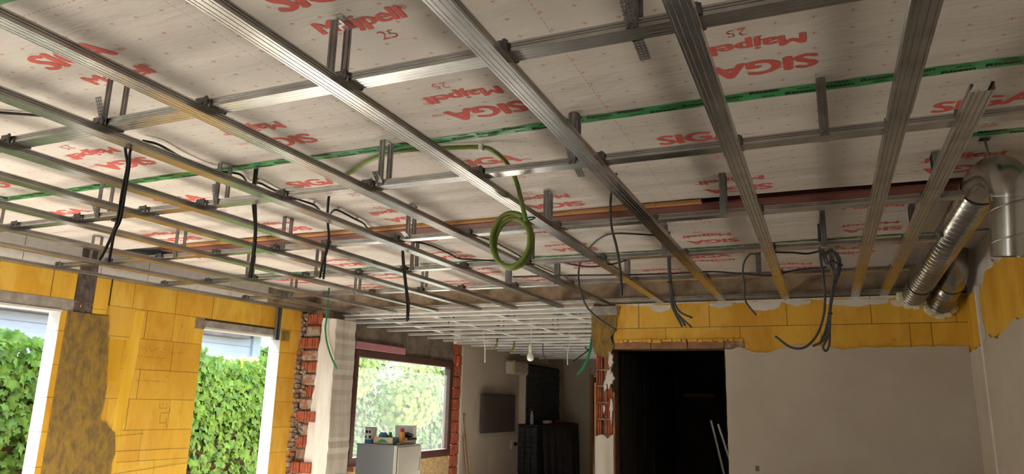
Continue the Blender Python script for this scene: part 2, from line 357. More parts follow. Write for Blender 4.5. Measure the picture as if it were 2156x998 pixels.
for s0, s1, z0, z1 in ((-6.2, -4.4, -EYE, HM), (-4.4, -2.4, .6, HM), (-4.4, -2.4, -EYE, -1.5), (-2.4, W1[0], -EYE, HM), (W1[0], W1[1], W1[3]+.01, HM), (W1[0], W1[1], -EYE, -1.5), (W1[1]+.006, W2[0]-.006, -EYE, HM), (W2[0], W2[1], W2[3]+.01, HM), (W2[0], W2[1], -EYE, -1.5), (W2[1]+.006, 3.2, -EYE, HM)):  # the gap farthest back, out of view, is added to let in daylight
    lbox(core, s0, s1, z0, z1, -TH+.005, -.005)
part('wall_core', core, M['joint'], wl)
ZR = [-1.60, -1.475, -1.235, -.995, -.752, -.511, -.272, -.030, .204, .449, .682]
G = .0013
def blk(s0, s1, z0, z1, pr=0.0, mats=None):
    mb = lbox(MB(), s0+G, s1-G, z0+G, z1-G, -TH, pr, 0, 2)
    if abs(s0-W1[1]) < .001 or abs(s0-W2[1]) < .001: mb.m[5] = 1          # bare block at the reveals
    if abs(s1-W2[0]) < .001: mb.m[3] = 1
    part('block', mb, mats or [M['primer'], M['aerated'], M['joint']], wl)
JT = {10: [.587], }
pier = {9: [.545, .90, 1.238, 1.496, 1.80], 8: [.545, .95, 1.136, 1.518, 1.80], 7: [.545, .98, 1.245, 1.80], 6: [.545, 1.01, 1.185, 1.56, 1.80], 5: [.545, 1.05, 1.334, 1.80], 4: [.545, 1.08, 1.482, 1.80], 3: [.545, 1.2, 1.80], 2: [.545, 1.0, 1.4, 1.80], 1: [.545, 1.2, 1.80], 0: [.545, 1.8]}
right = {k: [2.71, 3.0+.012*((k*7) % 3)] for k in range(10)}
for k in range(10):
    z0, z1 = ZR[k], ZR[k+1]
    for row in (pier[k], right[k]):
        for a, b in zip(row[:-1], row[1:]):
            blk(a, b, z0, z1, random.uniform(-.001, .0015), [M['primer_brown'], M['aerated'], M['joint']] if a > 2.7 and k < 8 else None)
for a, b in zip([-2.3, -1.72, -1.12, -.52, .08, .45], [-1.72, -1.12, -.52, .08, .45, .625]): blk(a, b, .685, .895, .004 if b == .625 else 0)
blk(.772, .892, .640, .885, .006); blk(.772, .892, .602, .640, .006)
for a, b in zip([.905, 1.10, 1.493, 1.871, 2.443, 2.627], [1.10, 1.493, 1.871, 2.443, 2.627, 2.985]): blk(a, b, .682, .895, random.uniform(-.001, .002))
for a, b in zip([-2.4, -1.8, -1.2, -.6, 0, .22, .64, .80, 1.20, 1.68, 2.05], [-1.8, -1.2, -.6, 0, .22, .64, .80, 1.20, 1.68, 2.05, 2.5]): blk(a, b, .895, HM, random.uniform(-.004, 0), [M['aerated'], M['aerated'], M['joint']])
part('concrete_end', lbox(MB(), 2.5, 3.2, .897, HM+.05, -TH, .004), M['concrete'], wl)
# lintels over the two openings, render on the pillar, combed mortar above it
part('lintel', lbox(MB(), W1[0]-.1, .63, .60, .684, -TH+.002, .001), M['lintel'], wl)
part('lintel', lbox(MB(), 1.79, 2.64, .606, .664, -TH+.002, .002), M['lintel'], wl)
part('lintel_edge', lbox(MB(), W1[0]-.1, .55, .586, .602, -TH+.004, .006), M['aerated'], wl)
part('lintel_edge', lbox(MB(), 1.81, 2.62, .590, .606, -TH+.004, .0), M['aerated'], wl)
part('mortar_patch', lbox(MB(), 1.705, 1.80, .585, .675, -.02, .004), M['mortar'], wl)
part('mortar_patch', lbox(MB(), 2.715, 2.83, .565, .670, -.02, .0035), M['smear'], wl)
def rag(pts, n, amp, seed):               # ragged polyline
    out = []; P = [Vector((a, b)) for a, b in pts]
    for i in range(len(P)-1):
        for k in range(n):
            t = k/n; q = P[i].lerp(P[i+1], t); out.append((q.x + amp*noise.noise(Vector((q.x*14+seed, q.y*14, 0))), q.y + amp*noise.noise(Vector((q.x*14, q.y*14+9, seed)))))
    out.append(pts[-1]); return out
edge = rag([(.915, .598), (.93, .45), (.955, .2), (.975, -.05), (.965, -.20), (1.02, -.22), (1.10, -.30), (1.12, -.45), (1.10, -.8), (1.05, -1.6)], 10, .012, 1)
part('pillar_render', MB().prism([(.590, .598)] + [(.590, -1.6)] + edge[::-1], lambda a, b, d: WL(a, b, d), .009, -.01), M['smear'], wl)
mb = MB(); nv = []; ns, nz = 16, 40
for j in range(nz+1):
    for i in range(ns+1):
        s = .630+.142*i/ns; z = .585+(HM-.005-.585)*j/nz
        d = .001+.010*noise.noise(Vector((s*60, z*22+s*40, 1)))+.012*abs(noise.noise(Vector((s*30, z*60-s*55, 5))))
        nv.append(WL(s, z, d))
mb.add(nv, [(j*(ns+1)+i, j*(ns+1)+i+1, (j+1)*(ns+1)+i+1, (j+1)*(ns+1)+i) for j in range(nz) for i in range(ns)])
part('combed_mortar', mb, M['dark_mortar'], wl, sm=True)
def run(pts, mat, d):
    part('paint_run', MB().prism(rag(pts+[pts[0]], 8, .010, pts[0][0]*5)[:-1], lambda a, b, q: WL(a, b, q), d, -.004), mat, wl)
run([(1.13, .66), (1.215, .67), (1.20, .3), (1.17, -.1), (1.15, -.5), (1.15, -1.2), (1.05, -1.2), (1.06, -.5), (1.08, -.1), (1.11, .3)], simple('fresh_primer', (.74, .43, .015), (.88, .55, .06), rough=.55, scale=6, bump=.1, stretch=(2, 2, .3)), .0028)
run([(.94, .42), (1.09, .43), (1.08, .28), (1.06, .10), (.98, .10)], simple('thick_primer', (.64, .33, .01), (.72, .41, .02), rough=.55, scale=6, bump=.1, stretch=(2, 2, .3)), .0024)
# pencil notes on the primed blocks
def pen(lines):
    mb = MB()
    for a, b in lines:
        d = Vector((b[0]-a[0], b[1]-a[1])); n = Vector((-d.y, d.x)).normalized()*.0012
        mb.add([WL(a[0]+n.x, a[1]+n.y, .0035), WL(b[0]+n.x, b[1]+n.y, .0035), WL(b[0]-n.x, b[1]-n.y, .0035), WL(a[0]-n.x, a[1]-n.y, .0035)], [(0, 1, 2, 3)])
    part('pencil_mark', mb, M['print_pen'], wl)
sc = []
for (s0, s1, z, a) in ((1.22, 1.62, .370, .020), (1.20, 1.45, .305, .012), (1.21, 1.48, .115, .006)):
    x = s0
    while x < s1:
        nx_ = x+random.uniform(.010, .022); sc.append(((x, z+random.uniform(-a, a)), (nx_, z+random.uniform(-a, a)))); x = nx_+(.015 if random.random() < .2 else 0)
pen(sc)
pen([((1.46, -.06), (1.46, -.10)), ((1.46, -.10), (1.53, -.10)), ((1.53, -.10), (1.53, -.06)), ((1.49, -.05), (1.49, -.085)), ((1.48, -.14), (1.56, -.14)), ((1.56, -.14), (1.56, -.10)), ((1.48, -.14), (1.48, -.22)), ((1.48, -.22), (1.54, -.22)), ((1.54, -.22), (1.54, -.17)), ((1.54, -.22), (1.55, -.26))])
pen([((1.06, -.43), (1.78, -.43)), ((1.1, -.60), (1.8, -.55)), ((1.1, -.315), (1.35, -.30))])
# old brick edge between the block wall and the nib
for k in range(40):
    z = .86-k*.0475
    if z < -1.1: break
    w0 = 2.965+random.uniform(-.035, .02)+.0
    part('brick', lbox(MB(), w0, 3.035+random.uniform(-.02, .015), z-.040, z, -.06, .012+random.uniform(0, .02)), M['brick_pale'], wl)
# ================================================================== nib wall (broken brick, then plaster)
YN = 6.0
nib = empty('wall_nib', (-4.6, YN, 0), kind='structure')
part('nib_core', MB().box((-4.98, YN+.02, 0), (-4.53, YN+.30, EYE+.80)).box((-5.05, YN+.04, EYE+.80), (-4.66, YN+.32, EYE+.895)), M['mortar'], nib)
z = .86; k = 0
while z > -1.5:
    h = .118 if k % 2 == 0 else .125
    x0 = -4.93+random.uniform(-.01, .05); x1 = -4.69+random.uniform(-.025, .03); d = random.uniform(-.02, .055)
    xm = x0+(x1-x0)*random.uniform(.35, .6)
    if k % 2 == 0:
        n = 5
        for i in range(2):
            a, b = (x0, xm) if i == 0 else (xm+.006, x1)
            mb = MB(); q = 4
            for r in range(q):                                  # ribbed hollow clay brick
                xa = a+(b-a)*r/q; xb = a+(b-a)*(r+1)/q-.004
                mb.rbox((xa, YN-d+random.uniform(-.006, .008), EYE+z-h+.01), (xb, YN+.06, EYE+z-.004), .004)
            part('brick', mb, M['brick'], nib)
    else:
        part('brick', MB().rbox((x0+.03, YN-d*.6, EYE+z-h+.012), (x1, YN+.06, EYE+z-.006), .014), M['brick_pale'], nib)
    lump = MB(); v = []
    for i in range(7):
        v.append((x0-.02+random.uniform(-.02, .07), YN+random.uniform(-.02, .02), EYE+z-h*random.random()))
    for q in v: lump.rbox((q[0]-.018, q[1]-.016, q[2]-.014), (q[0]+.02, q[1]+.03, q[2]+.015), .009)
    part('mortar_lump', lump, M['mortar'], nib)
    z -= h; k += 1
lft = rag([(-4.685, .815), (-4.70, .5), (-4.71, .2), (-4.735, -.1), (-4.76, -.5), (-4.79, -1.0), (-4.80, -1.6)], 10, .02, 4)
rgt = rag([(-4.505, .80), (-4.51, .65), (-4.50, .5), (-4.50, 0), (-4.49, -.4), (-4.495, -1.0), (-4.495, -1.6)], 10, .010, 6)
part('plaster_face', MB().prism(lft + rgt[::-1], lambda a, b, d: (a, YN-d, EYE+b), .022, -.32), M['nib_plaster'], nib)
# ================================================================== end wall: ring beam, yellow courses, plaster, doorway
we = empty('wall_back', (-.4, YW, 0), kind='structure')
part('ring_beam', MB().box((-5.0, YW-.02, EYE+.895), (1.05, YW+.2, EYE+HM+.07)), M['concrete'], we)
part('wall_core', MB().box((-1.86, YW+.006, EYE+.486), (1.05, YW+.19, EYE+.90)).box((-.745, YW+.006, 0), (1.05, YW+.19, EYE+.486)), M['joint'], we)
def yblk(x0, x1, z0, z1, m='primer_far'):
    mb = MB(); g = .002; p = random.uniform(-.001, .002)
    v = [(x0+g, YW-p, EYE+z0+g), (x1-g, YW-p, EYE+z0+g), (x1-g, YW-p, EYE+z1-g), (x0+g, YW-p, EYE+z1-g)]; b = [(x, YW+.19, z) for x, _, z in v]
    mb.add(v+b, [(0, 1, 2, 3)], 0).add(v+b, [(7, 6, 5, 4), (0, 4, 5, 1), (1, 5, 6, 2), (2, 6, 7, 3), (3, 7, 4, 0)], 1)
    part('block', mb, [M[m], M['aerated']], we)
tx = [-1.66, -1.451, -.853, -.245, .366, .93, 1.02]
for a, b in zip(tx[:-1], tx[1:]): yblk(a, b, .668, .885)
lx = [-1.68, -1.219, -.612, -.002, .618, .761, 1.02]
for a, b in zip(lx[:-1], lx[1:]): yblk(a, b, .56 if b < -.6 else .30, .668)
coat = rag([(-1.615, .86), (-1.64, .75), (-1.66, .66), (-1.70, .60), (-1.68, .50), (-1.70, .42)], 8, .015, 2)
part('pillar_render', MB().prism([(-1.872, .865)] + coat + [(-1.76, .415), (-1.85, .45), (-1.872, .55)], lambda a, b, d: (a, YW-d, EYE+b), .012, -.20), M['smear'], we)
part('mortar_patch', MB().rbox((-1.868, YW-.016, EYE+.79), (-1.64, YW+.01, EYE+.87), .004), M['lintel'], we)
# clay lintel over the doorway
x = -1.68
for wdt in (.33, .31, .30, .16):
    part('lintel_piece', MB().rbox((x+.002, YW-.004, EYE+.490), (x+wdt-.002, YW+.18, EYE+.556), .004), M['brick_pale'] if wdt == .16 else simple('clay_lintel', (.26, .12, .06), (.36, .19, .10), rough=.85, scale=14, bump=.3), we); x += wdt
mb = MB()
for i in range(26):
    xx = -1.67+i*.042; mb.rbox((xx, YW-.010-random.random()*.008, EYE+.552-random.random()*.012), (xx+.030+random.random()*.02, YW+.01, EYE+.568+random.random()*.006), .004)
part('mortar_bead', mb, M['primer_far'], we)
# plaster below the yellow courses, ragged upper edge
top = rag([(-.735, .478), (-.62, .500), (-.5, .462), (-.40, .455), (-.2, .51), (0, .50), (.15, .475), (.3, .49), (.5, .485), (.75, .495), (.985, .49)], 7, .012, 3)
part('plaster_face', MB().prism(top + [(.985, -1.6), (-.755, -1.6)] + rag([(-.755, -1.5), (-.745, -.5), (-.740, 0), (-.735, .4)], 8, .006, 8), lambda a, b, d: (a, YW-d, EYE+b), .014, -.05), M['plaster'], we)
part('plaster_hole', MB().rbox((-.545, YW-.016, EYE-.465), (-.515, YW-.010, EYE-.425), .002), M['mortar'], we)
# white fillings along the top edge
mb = MB()
for (a, b, z0, z1) in ((-1.36, -1.17, .812, .86), (-.86, -.66, .83, .865), (-.55, -.28, .80, .87), (-.27, -.06, .83, .865), (.02, .5, .815, .86), (.5, .62, .80, .85)):
    pts = rag([(a, z1), (a+.02, z0+.012), ((a+b)/2, z0-.01), (b-.01, z0+.01), (b, z1)], 6, .014, a*7)
    mb.prism(pts, lambda a_, b_, d: (a_, YW-d, EYE+b_), .006, -.01)
part('filler_patch', mb, M['plaster_white'], we)
# brick pier between the wide opening and the doorway
z = .445; k = 0
part('pier_core', MB().box((-1.835, YW+.03, 0), (-1.69, YW+.19, EYE+.46)), M['mortar'], we)
while z > -.24:
    h = .14
    for a, b in ((-1.838, -1.77+random.uniform(-.02, .02)), (-1.755, -1.70+random.uniform(-.01, .015))):
        mb = MB(); q = 3
        for r in range(q):
            mb.rbox((a+(b-a)*r/q, YW-.004+random.uniform(0, .012), EYE+z-h+.016), (a+(b-a)*(r+1)/q-.003, YW+.08, EYE+z), .004)
        part('brick', mb, M['brick'], we)
    part('mortar_lump', MB().rbox((-1.835, YW+.004, EYE+z-h), (-1.70, YW+.05, EYE+z-h+.016), .005), M['brick_pale'], we)
    z -= h
mb = MB()
for (a, b, rx, rz) in ((-1.715, .24, .034, .075), (-1.705, .40, .020, .06), (-1.755, .17, .014, .05), (-1.70, -.02, .014, .10), (-1.765, -.02, .010, .03)):
    mb.prism([(a+rx*(1+.8*noise.noise(Vector((i*.9, a*9, b*9))))*math.cos(i*.314), b+rz*(1+.9*noise.noise(Vector((i*1.3, b*7, a*5))))*math.sin(i*.314)) for i in range(20)], lambda p, q, d: (p, YW-d, EYE+q), .018, -.02)
part('plaster_remnant', mb, M['plaster_white'], we)
part('plaster_face', MB().prism(rag([(-1.845, -.26), (-1.78, -.235), (-1.74, -.27), (-1.685, -.23)], 6, .012, 5) + [(-1.685, -1.6), (-1.845, -1.6)], lambda a, b, d: (a, YW-d, EYE+b), .012, -.1), M['nib_plaster'], we)
part('wood_strip', MB().rbox((-1.855, YW-.002, 0), (-1.838, YW+.10, EYE+.20), .003), M['sillwood'], we)
part('wood_strip', MB().rbox((-1.692, YW-.002, 0), (-1.672, YW+.06, EYE+.12), .003), M['sillwood'], we)
# right wall
wr_ = empty('wall_right', (1.0, 3, 0), kind='structure')
XR = 1.0
part('wall_core', MB().box((XR+.012, -3.2, 0), (XR+.2, 6.4, EYE+HM+.06)), M['plaster_white'], wr_)
part('primer_band', MB().prism(rag([(5.72, .84), (6.16, .84), (6.16, .42), (6.08, .45), (5.92, .47), (5.74, .455), (5.72, .6)], 5, .012, 3)[:-1], lambda a, b, d: (XR-d, a, EYE+b), .004, -.02), M['primer_right'], wr_)
part('primer_band', MB().prism(rag([(5.64, .78), (5.40, .88), (5.20, .94), (4.95, .90), (4.60, .86), (4.0, .86), (3.5, .84), (3.5, .50), (4.0, .52), (4.4, .46), (4.75, .50), (5.0, .44), (5.2, .50), (5.4, .47), (5.56, .53), (5.62, .60)], 6, .03, 6), lambda a, b, d: (XR-d, a, EYE+b), .004, -.02), M['primer_right'], wr_)
low = rag([(6.17, .44), (5.95, .46), (5.70, .47), (5.45, .50), (5.2, .46), (5.0, .49), (4.7, .53), (4.4, .49), (4.0, .54), (3.0, .50), (-3.2, .5)], 8, .02, 11)
part('plaster_face', MB().prism(low + [(-3.2, -1.6), (6.17, -1.6)], lambda a, b, d: (XR-d, a, EYE+b), .014, -.02), M['plaster'], wr_)
part('corner_bead', MB().rbox((XR-.020, 5.655, 0), (XR+.01, 5.70, EYE+.86), .004), M['plaster_white'], wr_)
part('groove_shade', MB().box((XR-.0055, 5.704, EYE+.54), (XR+.01, 5.722, EYE+.80)), M['rubber'], wr_)  # raised black strip, painted shade in place of a recess
# wall behind the camera with an unseen opening added for daylight, hall behind the doorway, far room
wf = MB()
for x0, x1, z0, z1 in ((-6.0, -4.9, 0, 2.75), (-3.7, 1.2, 0, 2.75), (-4.9, -3.7, 2.15, 2.75)): wf.box((x0, -3.2, z0), (x1, -3.0, z1))
solo('wall_front', wf, M['plaster'], kind='structure')
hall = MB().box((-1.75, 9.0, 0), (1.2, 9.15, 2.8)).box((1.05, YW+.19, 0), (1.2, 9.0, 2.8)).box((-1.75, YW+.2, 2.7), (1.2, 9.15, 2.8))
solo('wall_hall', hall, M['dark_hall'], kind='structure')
wm = empty('wall_middle', (-1.75, 9, 0), kind='structure')
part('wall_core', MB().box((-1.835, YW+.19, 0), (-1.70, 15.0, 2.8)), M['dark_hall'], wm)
part('wall_face', MB().box((-1.85, YW+.19, 0), (-1.835, 15.0, 2.8)), M['plaster_dim'], wm)
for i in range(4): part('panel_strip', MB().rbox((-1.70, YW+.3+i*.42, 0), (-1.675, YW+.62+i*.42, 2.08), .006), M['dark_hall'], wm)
solo('hall_shelf', MB().rbox((-1.55, 8.75, EYE+.135), (-1.2, 9.0, EYE+.175), .004), M['stick'], 'small pale wooden ledge in the dark hall beyond the doorway', 'ledge')
# ================================================================== far room
XL = -5.2; YB = 14.9
fl = empty('wall_far_left', (XL, 9, 0), kind='structure')
part('wall_face', MB().box((XL-.2, 10.08, 0), (XL, YB, 2.8)).box((XL-.2, 6.3, 0), (XL, 7.30, 2.8)).box((XL-.2, 7.30, 0), (XL, 10.08, EYE-.80)), M['plaster_dim'], fl)
part('concrete_lintel', MB().box((XL-.2, 7.28, EYE+.60), (XL+.0, 8.45, 2.8)).box((XL-.2, 8.46, EYE+.60), (XL, 9.84, 2.8)), M['concrete_dk'], fl)
part('insulation_strip', MB().rbox((XL-.02, 7.28, EYE+.612), (XL+.035, 8.41, EYE+.705), .008), M['pink'], fl)
part('board', MB().rbox((XL-.03, 7.30, 0), (XL+.012, 9.80, EYE-.76), .003), M['osb'], fl)
z = .88; k = 0
while z > -1.2:
    h = .165
    for a, b in (((9.83, 9.96), (9.965, 10.09)) if k % 2 else ((9.83, 10.09),)):
        part('brick', MB().rbox((XL-.1, a+random.uniform(0, .02), EYE+z-h+.016), (XL+.02+random.uniform(0, .018), b-random.uniform(0, .02), EYE+z), .006), M['brick'], fl)
    part('mortar_lump', MB().rbox((XL-.08, 9.84, EYE+z-h), (XL+.008, 10.08, EYE+z-h+.016), .004), M['brick_pale'], fl); z -= h; k += 1
part('plaster_edge', MB().prism(rag([(10.07, .86), (10.10, .5), (10.08, 0), (10.11, -.5), (10.09, -1.5)], 8, .02, 4) + [(10.16, -1.5), (10.16, .86)], lambda a, b, d: (XL+d, a, EYE+b), .012, -.01), M['plaster_white'], fl)
part('plaster_strip', MB().prism(rag([(11.25, -.56), (11.22, -1.5)], 8, .03, 4) + rag([(11.50, -1.5), (11.52, -.56)], 8, .03, 9), lambda a, b, d: (XL+d, a, EYE+b), .006, -.01), M['plaster'], fl)
wn = empty('window_1', (XL, 8.57, EYE-.72), kind='structure')
fr = MB(); Y0, Y1, Z0, Z1 = 7.30, 9.82, -.76, .605
for a, b in (((Y0, Z1-.09), (Y1, Z1)), ((Y0, Z0), (Y1, Z0+.10)), ((Y0, Z0+.1), (Y0+.07, Z1-.09)), ((Y1-.10, Z0+.1), (Y1, Z1-.09))):
    fr.rbox((XL-.07, a[0], EYE+a[1]), (XL+.03, b[0], EYE+b[1]), .006)
part('window_frame', fr, M['frame'], wn)
part('pane', MB().box((XL-.030, Y0+.07, EYE+Z0+.1), (XL-.024, Y1-.10, EYE+Z1-.09)), M['dusty_glass'], wn)
part('window_sill', MB().rbox((XL-.02, Y0, EYE+Z0-.05), (XL+.10, 8.0, EYE+Z0+.005), .006), M['sillwood'], wn)
bw = empty('wall_far_back', (-4, YB, 0), kind='structure')
part('wall_face', MB().box((XL, YB, 0), (-4.52, YB+.2, 2.8)).box((-4.52, YB, 2.2), (-1.8, YB+.2, 2.8)).box((-3.4, YB, 0), (-1.8, YB+.2, 2.2)), M['plaster_dim'], bw)
part('wall_face', MB().box((-5.05, YB-.04, 0), (-4.56, YB, EYE+.80)), M['plaster_dim'], bw)
part('door_frame', MB().rbox((-4.56, YB-.06, 0), (-4.50, YB+.04, 2.25), .005), M['sillwood'], bw)
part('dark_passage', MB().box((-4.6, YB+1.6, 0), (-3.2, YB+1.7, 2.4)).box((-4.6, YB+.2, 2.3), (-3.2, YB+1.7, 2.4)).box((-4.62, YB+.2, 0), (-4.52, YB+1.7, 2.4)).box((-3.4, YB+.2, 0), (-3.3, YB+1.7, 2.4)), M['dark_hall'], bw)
# ================================================================== metal grid of the ceiling
def section():
    p = [(-.0215, .022), (-.0215, .0265), (-.030, .0265)]
    for z in (.019, .0115): p += [(-.030, z+.0022), (-.0270, z), (-.030, z-.0022)]
    p += [(-.030, .0)]
    for x in (-.0225, -.0105, .0060, .0215): p += [(x-.0016, 0), (x-.0004, .0026), (x+.0004, .0026), (x+.0016, 0)]
    p += [(.030, 0)]
    for z in (.0115, .019): p += [(.030, z-.0022), (.0270, z), (.030, z+.0022)]
    p += [(.030, .0265), (.0215, .0265), (.0215, .022)]; return p
SEC = section()
def rail_mesh(length, name='profile', wide=1.0, mat='galv'):
    n = len(SEC); th = .0009
    inner = []
    for x, z in SEC: inner.append((x*(1-th/.03), z + (th if z < .01 else -th if z > .026 else 0)))
    v = []
    for y in (0, length):
        v += [(x*wide, y, z) for x, z in SEC] + [(x*wide, y, z) for x, z in inner]
    f = []; m = 2*n
    for i in range(n-1):
        f.append((i, i+1, m+i+1, m+i)); f.append((n+i, m+n+i, m+n+i+1, n+i+1)); f.append((i, n+i, n+i+1, i+1)); f.append((m+i, m+i+1, m+n+i+1, m+n+i))
    f += [(0, m, m+n, n), (n-1, 2*n-1, m+2*n-1, m+n-1)]
    return mesh(name, MB().add(v, f), M[mat])
def clip_mesh():
    mb = MB()                                           # straddles the carrier and hooks into the rail below
    for sy in (-1, 1):
        y = sy*.0325
        for xx in (-.024, .012): mb.box((xx, min(y, y+sy*.0016), -.022), (xx+.012, max(y, y+sy*.0016), .020))
        mb.box((-.026, min(y, y+sy*.0018), .016), (.026, max(y, y+sy*.0018), .034))
        mb.rbox((.026, min(y-.003, y+sy*.012), .0), (.037, max(y-.003, y+sy*.012), .030), .003)
        mb.rbox((.018, min(y, y+sy*.008), .022), (.030, max(y, y+sy*.008), .036), .003)
    mb.box((-.020, -.034, .0272), (.020, .034, .0290))
    return mesh('clip', mb, M['clip'])
CLIP = clip_mesh()
PY = [1.602, 2.513, 3.449, 4.312, 5.165]                # carriers: centre lines
ORD = ['first', 'second', 'third', 'fourth', 'fifth', 'sixth', 'seventh', 'eighth', 'ninth', 'tenth', 'eleventh', 'twelfth', 'thirteenth', 'fourteenth', 'fifteenth', 'sixteenth', 'seventeenth', 'eighteenth', 'nineteenth']
def rail(xa, ya, xb, yb, y0, y1, label, z=HS, clips=True, wide=1.0):
    d = Vector((xb-xa, yb-ya)); d.normalize(); sx = d.x/d.y
    s = Vector((xa+(y0-ya)*sx, y0, EYE+z)); L = (y1-y0)/d.y
    e = empty('ceiling_rail', s, label, 'ceiling rail', 'ceiling rails running to the end wall'); e.rotation_euler = (0, 0, -math.atan2(d.x, d.y))
    inst('profile', rail_mesh(L, wide=wide), e, (0, 0, 0))
    if clips:
        for p in PY:
            if y0 < p < y1: inst('clip', CLIP, e, (0, (p-y0)/d.y, HP-z), (0, 0, math.atan2(d.x, d.y)))
    return e
rl = [((.459, 2.2, .460, 6.0), 2.20, 6.12, 'ceiling rail with an open cut end nearest the spiral ducts'),
      ((.262, 1, .262, 6), 2.12, 6.13, 'ceiling rail lengthened by a wider piece, beside the cut-off rail'),
      ((-.243, 1.43, -.243, 6.2), -2.9, 6.14, 'ceiling rail just left of the lengthened rail, ending over the plaster'),
      ((-.740, 1.2, -.735, 6.2), -2.9, 6.14, 'ceiling rail ending above the doorway, over a fan of black cables'),
      ((-1.245, 1.0, -1.243, 6.2), -2.9, 6.14, 'ceiling rail ending just right of the brown pillar corner'),
      ((-1.785, .94, -1.735, 6.13), -2.9, 6.14, 'ceiling rail ending at the brown pillar corner, behind the green coil'),
      ((-2.258, 1.23, -2.190, 6.25), -2.9, 6.22, 'ceiling rail passing left of the green conduit coil'),
      ((-2.752, 1.54, -2.645, 6.25), -2.9, 6.22, 'ceiling rail between the coil and the single hanging black cable'),
      ((-3.140, 1.78, -3.022, 6.24), -2.9, 6.22, 'ceiling rail over the twin black cables near the red beam'),
      ((-3.620, 2.08, -3.500, 6.245), -2.9, 6.22, 'fourth ceiling rail from the window wall'),
      ((-4.128, 2.40, -3.972, 6.256), -2.9, 6.22, 'third ceiling rail from the window wall'),
      ((-4.610, 2.70, -4.428, 6.237), -2.9, 6.22, 'second ceiling rail from the window wall'),
      ((-5.125, 3.02, -4.842, 6.19), -1.5, 6.20, 'ceiling rail running tight along the yellow window wall')]
for (a, b, c, d), y0, y1, lab in rl: rail(a, b, c, d, y0, y1, lab)
rail(.262, 1, .262, 6, -2.9, 2.30, 'wide lengthening piece of ceiling rail at the upper right', z=HS-.0012, wide=1.06)
hp = .0
for k, y in enumerate(PY):
    x0 = -5.17+.0883*(y-3); x1 = [.98, .98, .60, .60, .55][k]
    e = empty('carrier_rail', (x1, y, EYE+HP), ORD[k]+' carrier rail counted from the camera, crossing above the ceiling rails', 'carrier rail', 'carrier rails under the membrane'); e.rotation_euler = (0, 0, math.pi/2)
    inst('profile', rail_mesh(x1-x0), e, (0, 0, 0))
e = empty('wall_channel', (1.0, YW-.035, EYE+HP-.004), 'slim galvanised wall channel along the foot of the concrete beam', 'wall channel'); e.rotation_euler = (0, 0, math.pi/2)
inst('profile', rail_mesh(5.7), e, (0, 0, 0))
# upright stub of profile beside the second opening
e = empty('hanging_profile', WL(2.60, .56, .05), 'short upright profile hanging before the corner of the second opening', 'profile'); e.rotation_euler = (math.pi/2, 0, math.radians(80))
inst('profile', rail_mesh(.34), e, (0, 0, 0))
# ---- hangers
def strip_holes(L, wid=.03, th=.0012):
    nr = max(3, int(L/.0055)); nr += 1-nr % 2; cols = [-.5, -.42, -.26, -.10, .10, .26, .42, .5]; mb = MB()
    for j in range(nr):
        a, b = L*j/nr, L*(j+1)/nr
        for i in range(7):
            if j % 2 == 1 and i in (0, 2, 4, 6): continue
            mb.box((cols[i]*wid, 0, a), (cols[i+1]*wid, th, b))
    return mesh('perforated_tab', mb, M['galv_dull'])
TABS = {L: strip_holes(L) for L in (.055, .085)}
def leg_mesh(h):
    mb = MB(); pr = [(-.015, 0), (-.012, .0), (-.010, .003), (-.006, .003), (-.004, 0), (.004, 0), (.006, .003), (.010, .003), (.012, 0), (.015, 0)]
    n = len(pr); v = [(x, y, 0) for x, y in pr] + [(x, y, h) for x, y in pr] + [(x, y-.0014, 0) for x, y in pr] + [(x, y-.0014, h) for x, y in pr]
    f = []
    for i in range(n-1): f += [(i, i+1, n+i+1, n+i), (2*n+i, 3*n+i, 3*n+i+1, 2*n+i+1), (n+i, n+i+1, 3*n+i+1, 3*n+i)]
    return mesh('leg', mb.add(v, f), M['galv_dull'])
LH = HM-HP-.004
LEG = leg_mesh(LH-.002)
mb = MB()
for xa, xb in ((-.015, -.006), (.006, .015)): mb.box((xa, -.034, -.0016), (xb, .034, 0))
for ya, yb in ((-.034, -.024), (-.005, .005), (.024, .034)): mb.box((-.006, ya, -.0016), (.006, yb, 0))
TOPP = mesh('top_plate', mb, M['galv_dull'])
SCREW = mesh('screw', MB().tube([(0, 0, 0), (0, .003, 0)], .004, 6), M['clip'])
def hanger(x, k, i, tabs):
    y = PY[k]; where = ORD[i]
    e = empty('hanger', (x, y, EYE+HP), where+' u-shaped hanger from the right on the '+ORD[k]+' carrier rail from the camera', 'hanger', 'steel hangers of the carrier rails')
    inst('top_plate', TOPP, e, (0, 0, LH-.001))
    for s in (-1, 1):
        inst('leg', LEG, e, (0, s*.0335, 0), (0, 0, 0 if s > 0 else math.pi)); inst('screw', SCREW, e, (0, s*.034, .014), (0, 0, 0 if s > 0 else math.pi))
    for (side, ang, L) in tabs:                        # loose perforated ends, bent away from the carrier
        inst('perforated_tab', TABS[L], e, (0, side*.036, .012 if ang < 90 else .004), (math.radians(-side*ang), 0, 0))
HG = {0: [(-.375, [(-1, 62, .085), (1, 100, .085)]), (-1.276, []), (-2.225, [(-1, 22, .085)]), (-3.2, [])],
      1: [(.057, [(-1, 4, .055)]), (-.832, [(-1, 40, .055), (1, 110, .055)]), (-1.70, [(-1, 48, .055)]), (-2.63, [(-1, 12, .085), (1, 30, .055)]), (-3.45, [(-1, 25, .085)]), (-4.35, [])],
      2: [(.51, []), (-.388, [(-1, 35, .055)]), (-1.29, []), (-2.13, [(-1, 70, .055)]), (-3.03, []), (-3.93, []), (-4.75, [])],
      3: [(.50, []), (.052, []), (-.845, [(1, 40, .055)]), (-1.731, []), (-2.62, []), (-3.45, []), (-4.12, [])],
      4: [(.10, []), (-.367, []), (-1.295, []), (-1.85, []), (-2.26, []), (-3.03, []), (-3.7, []), (-4.4, [])]}
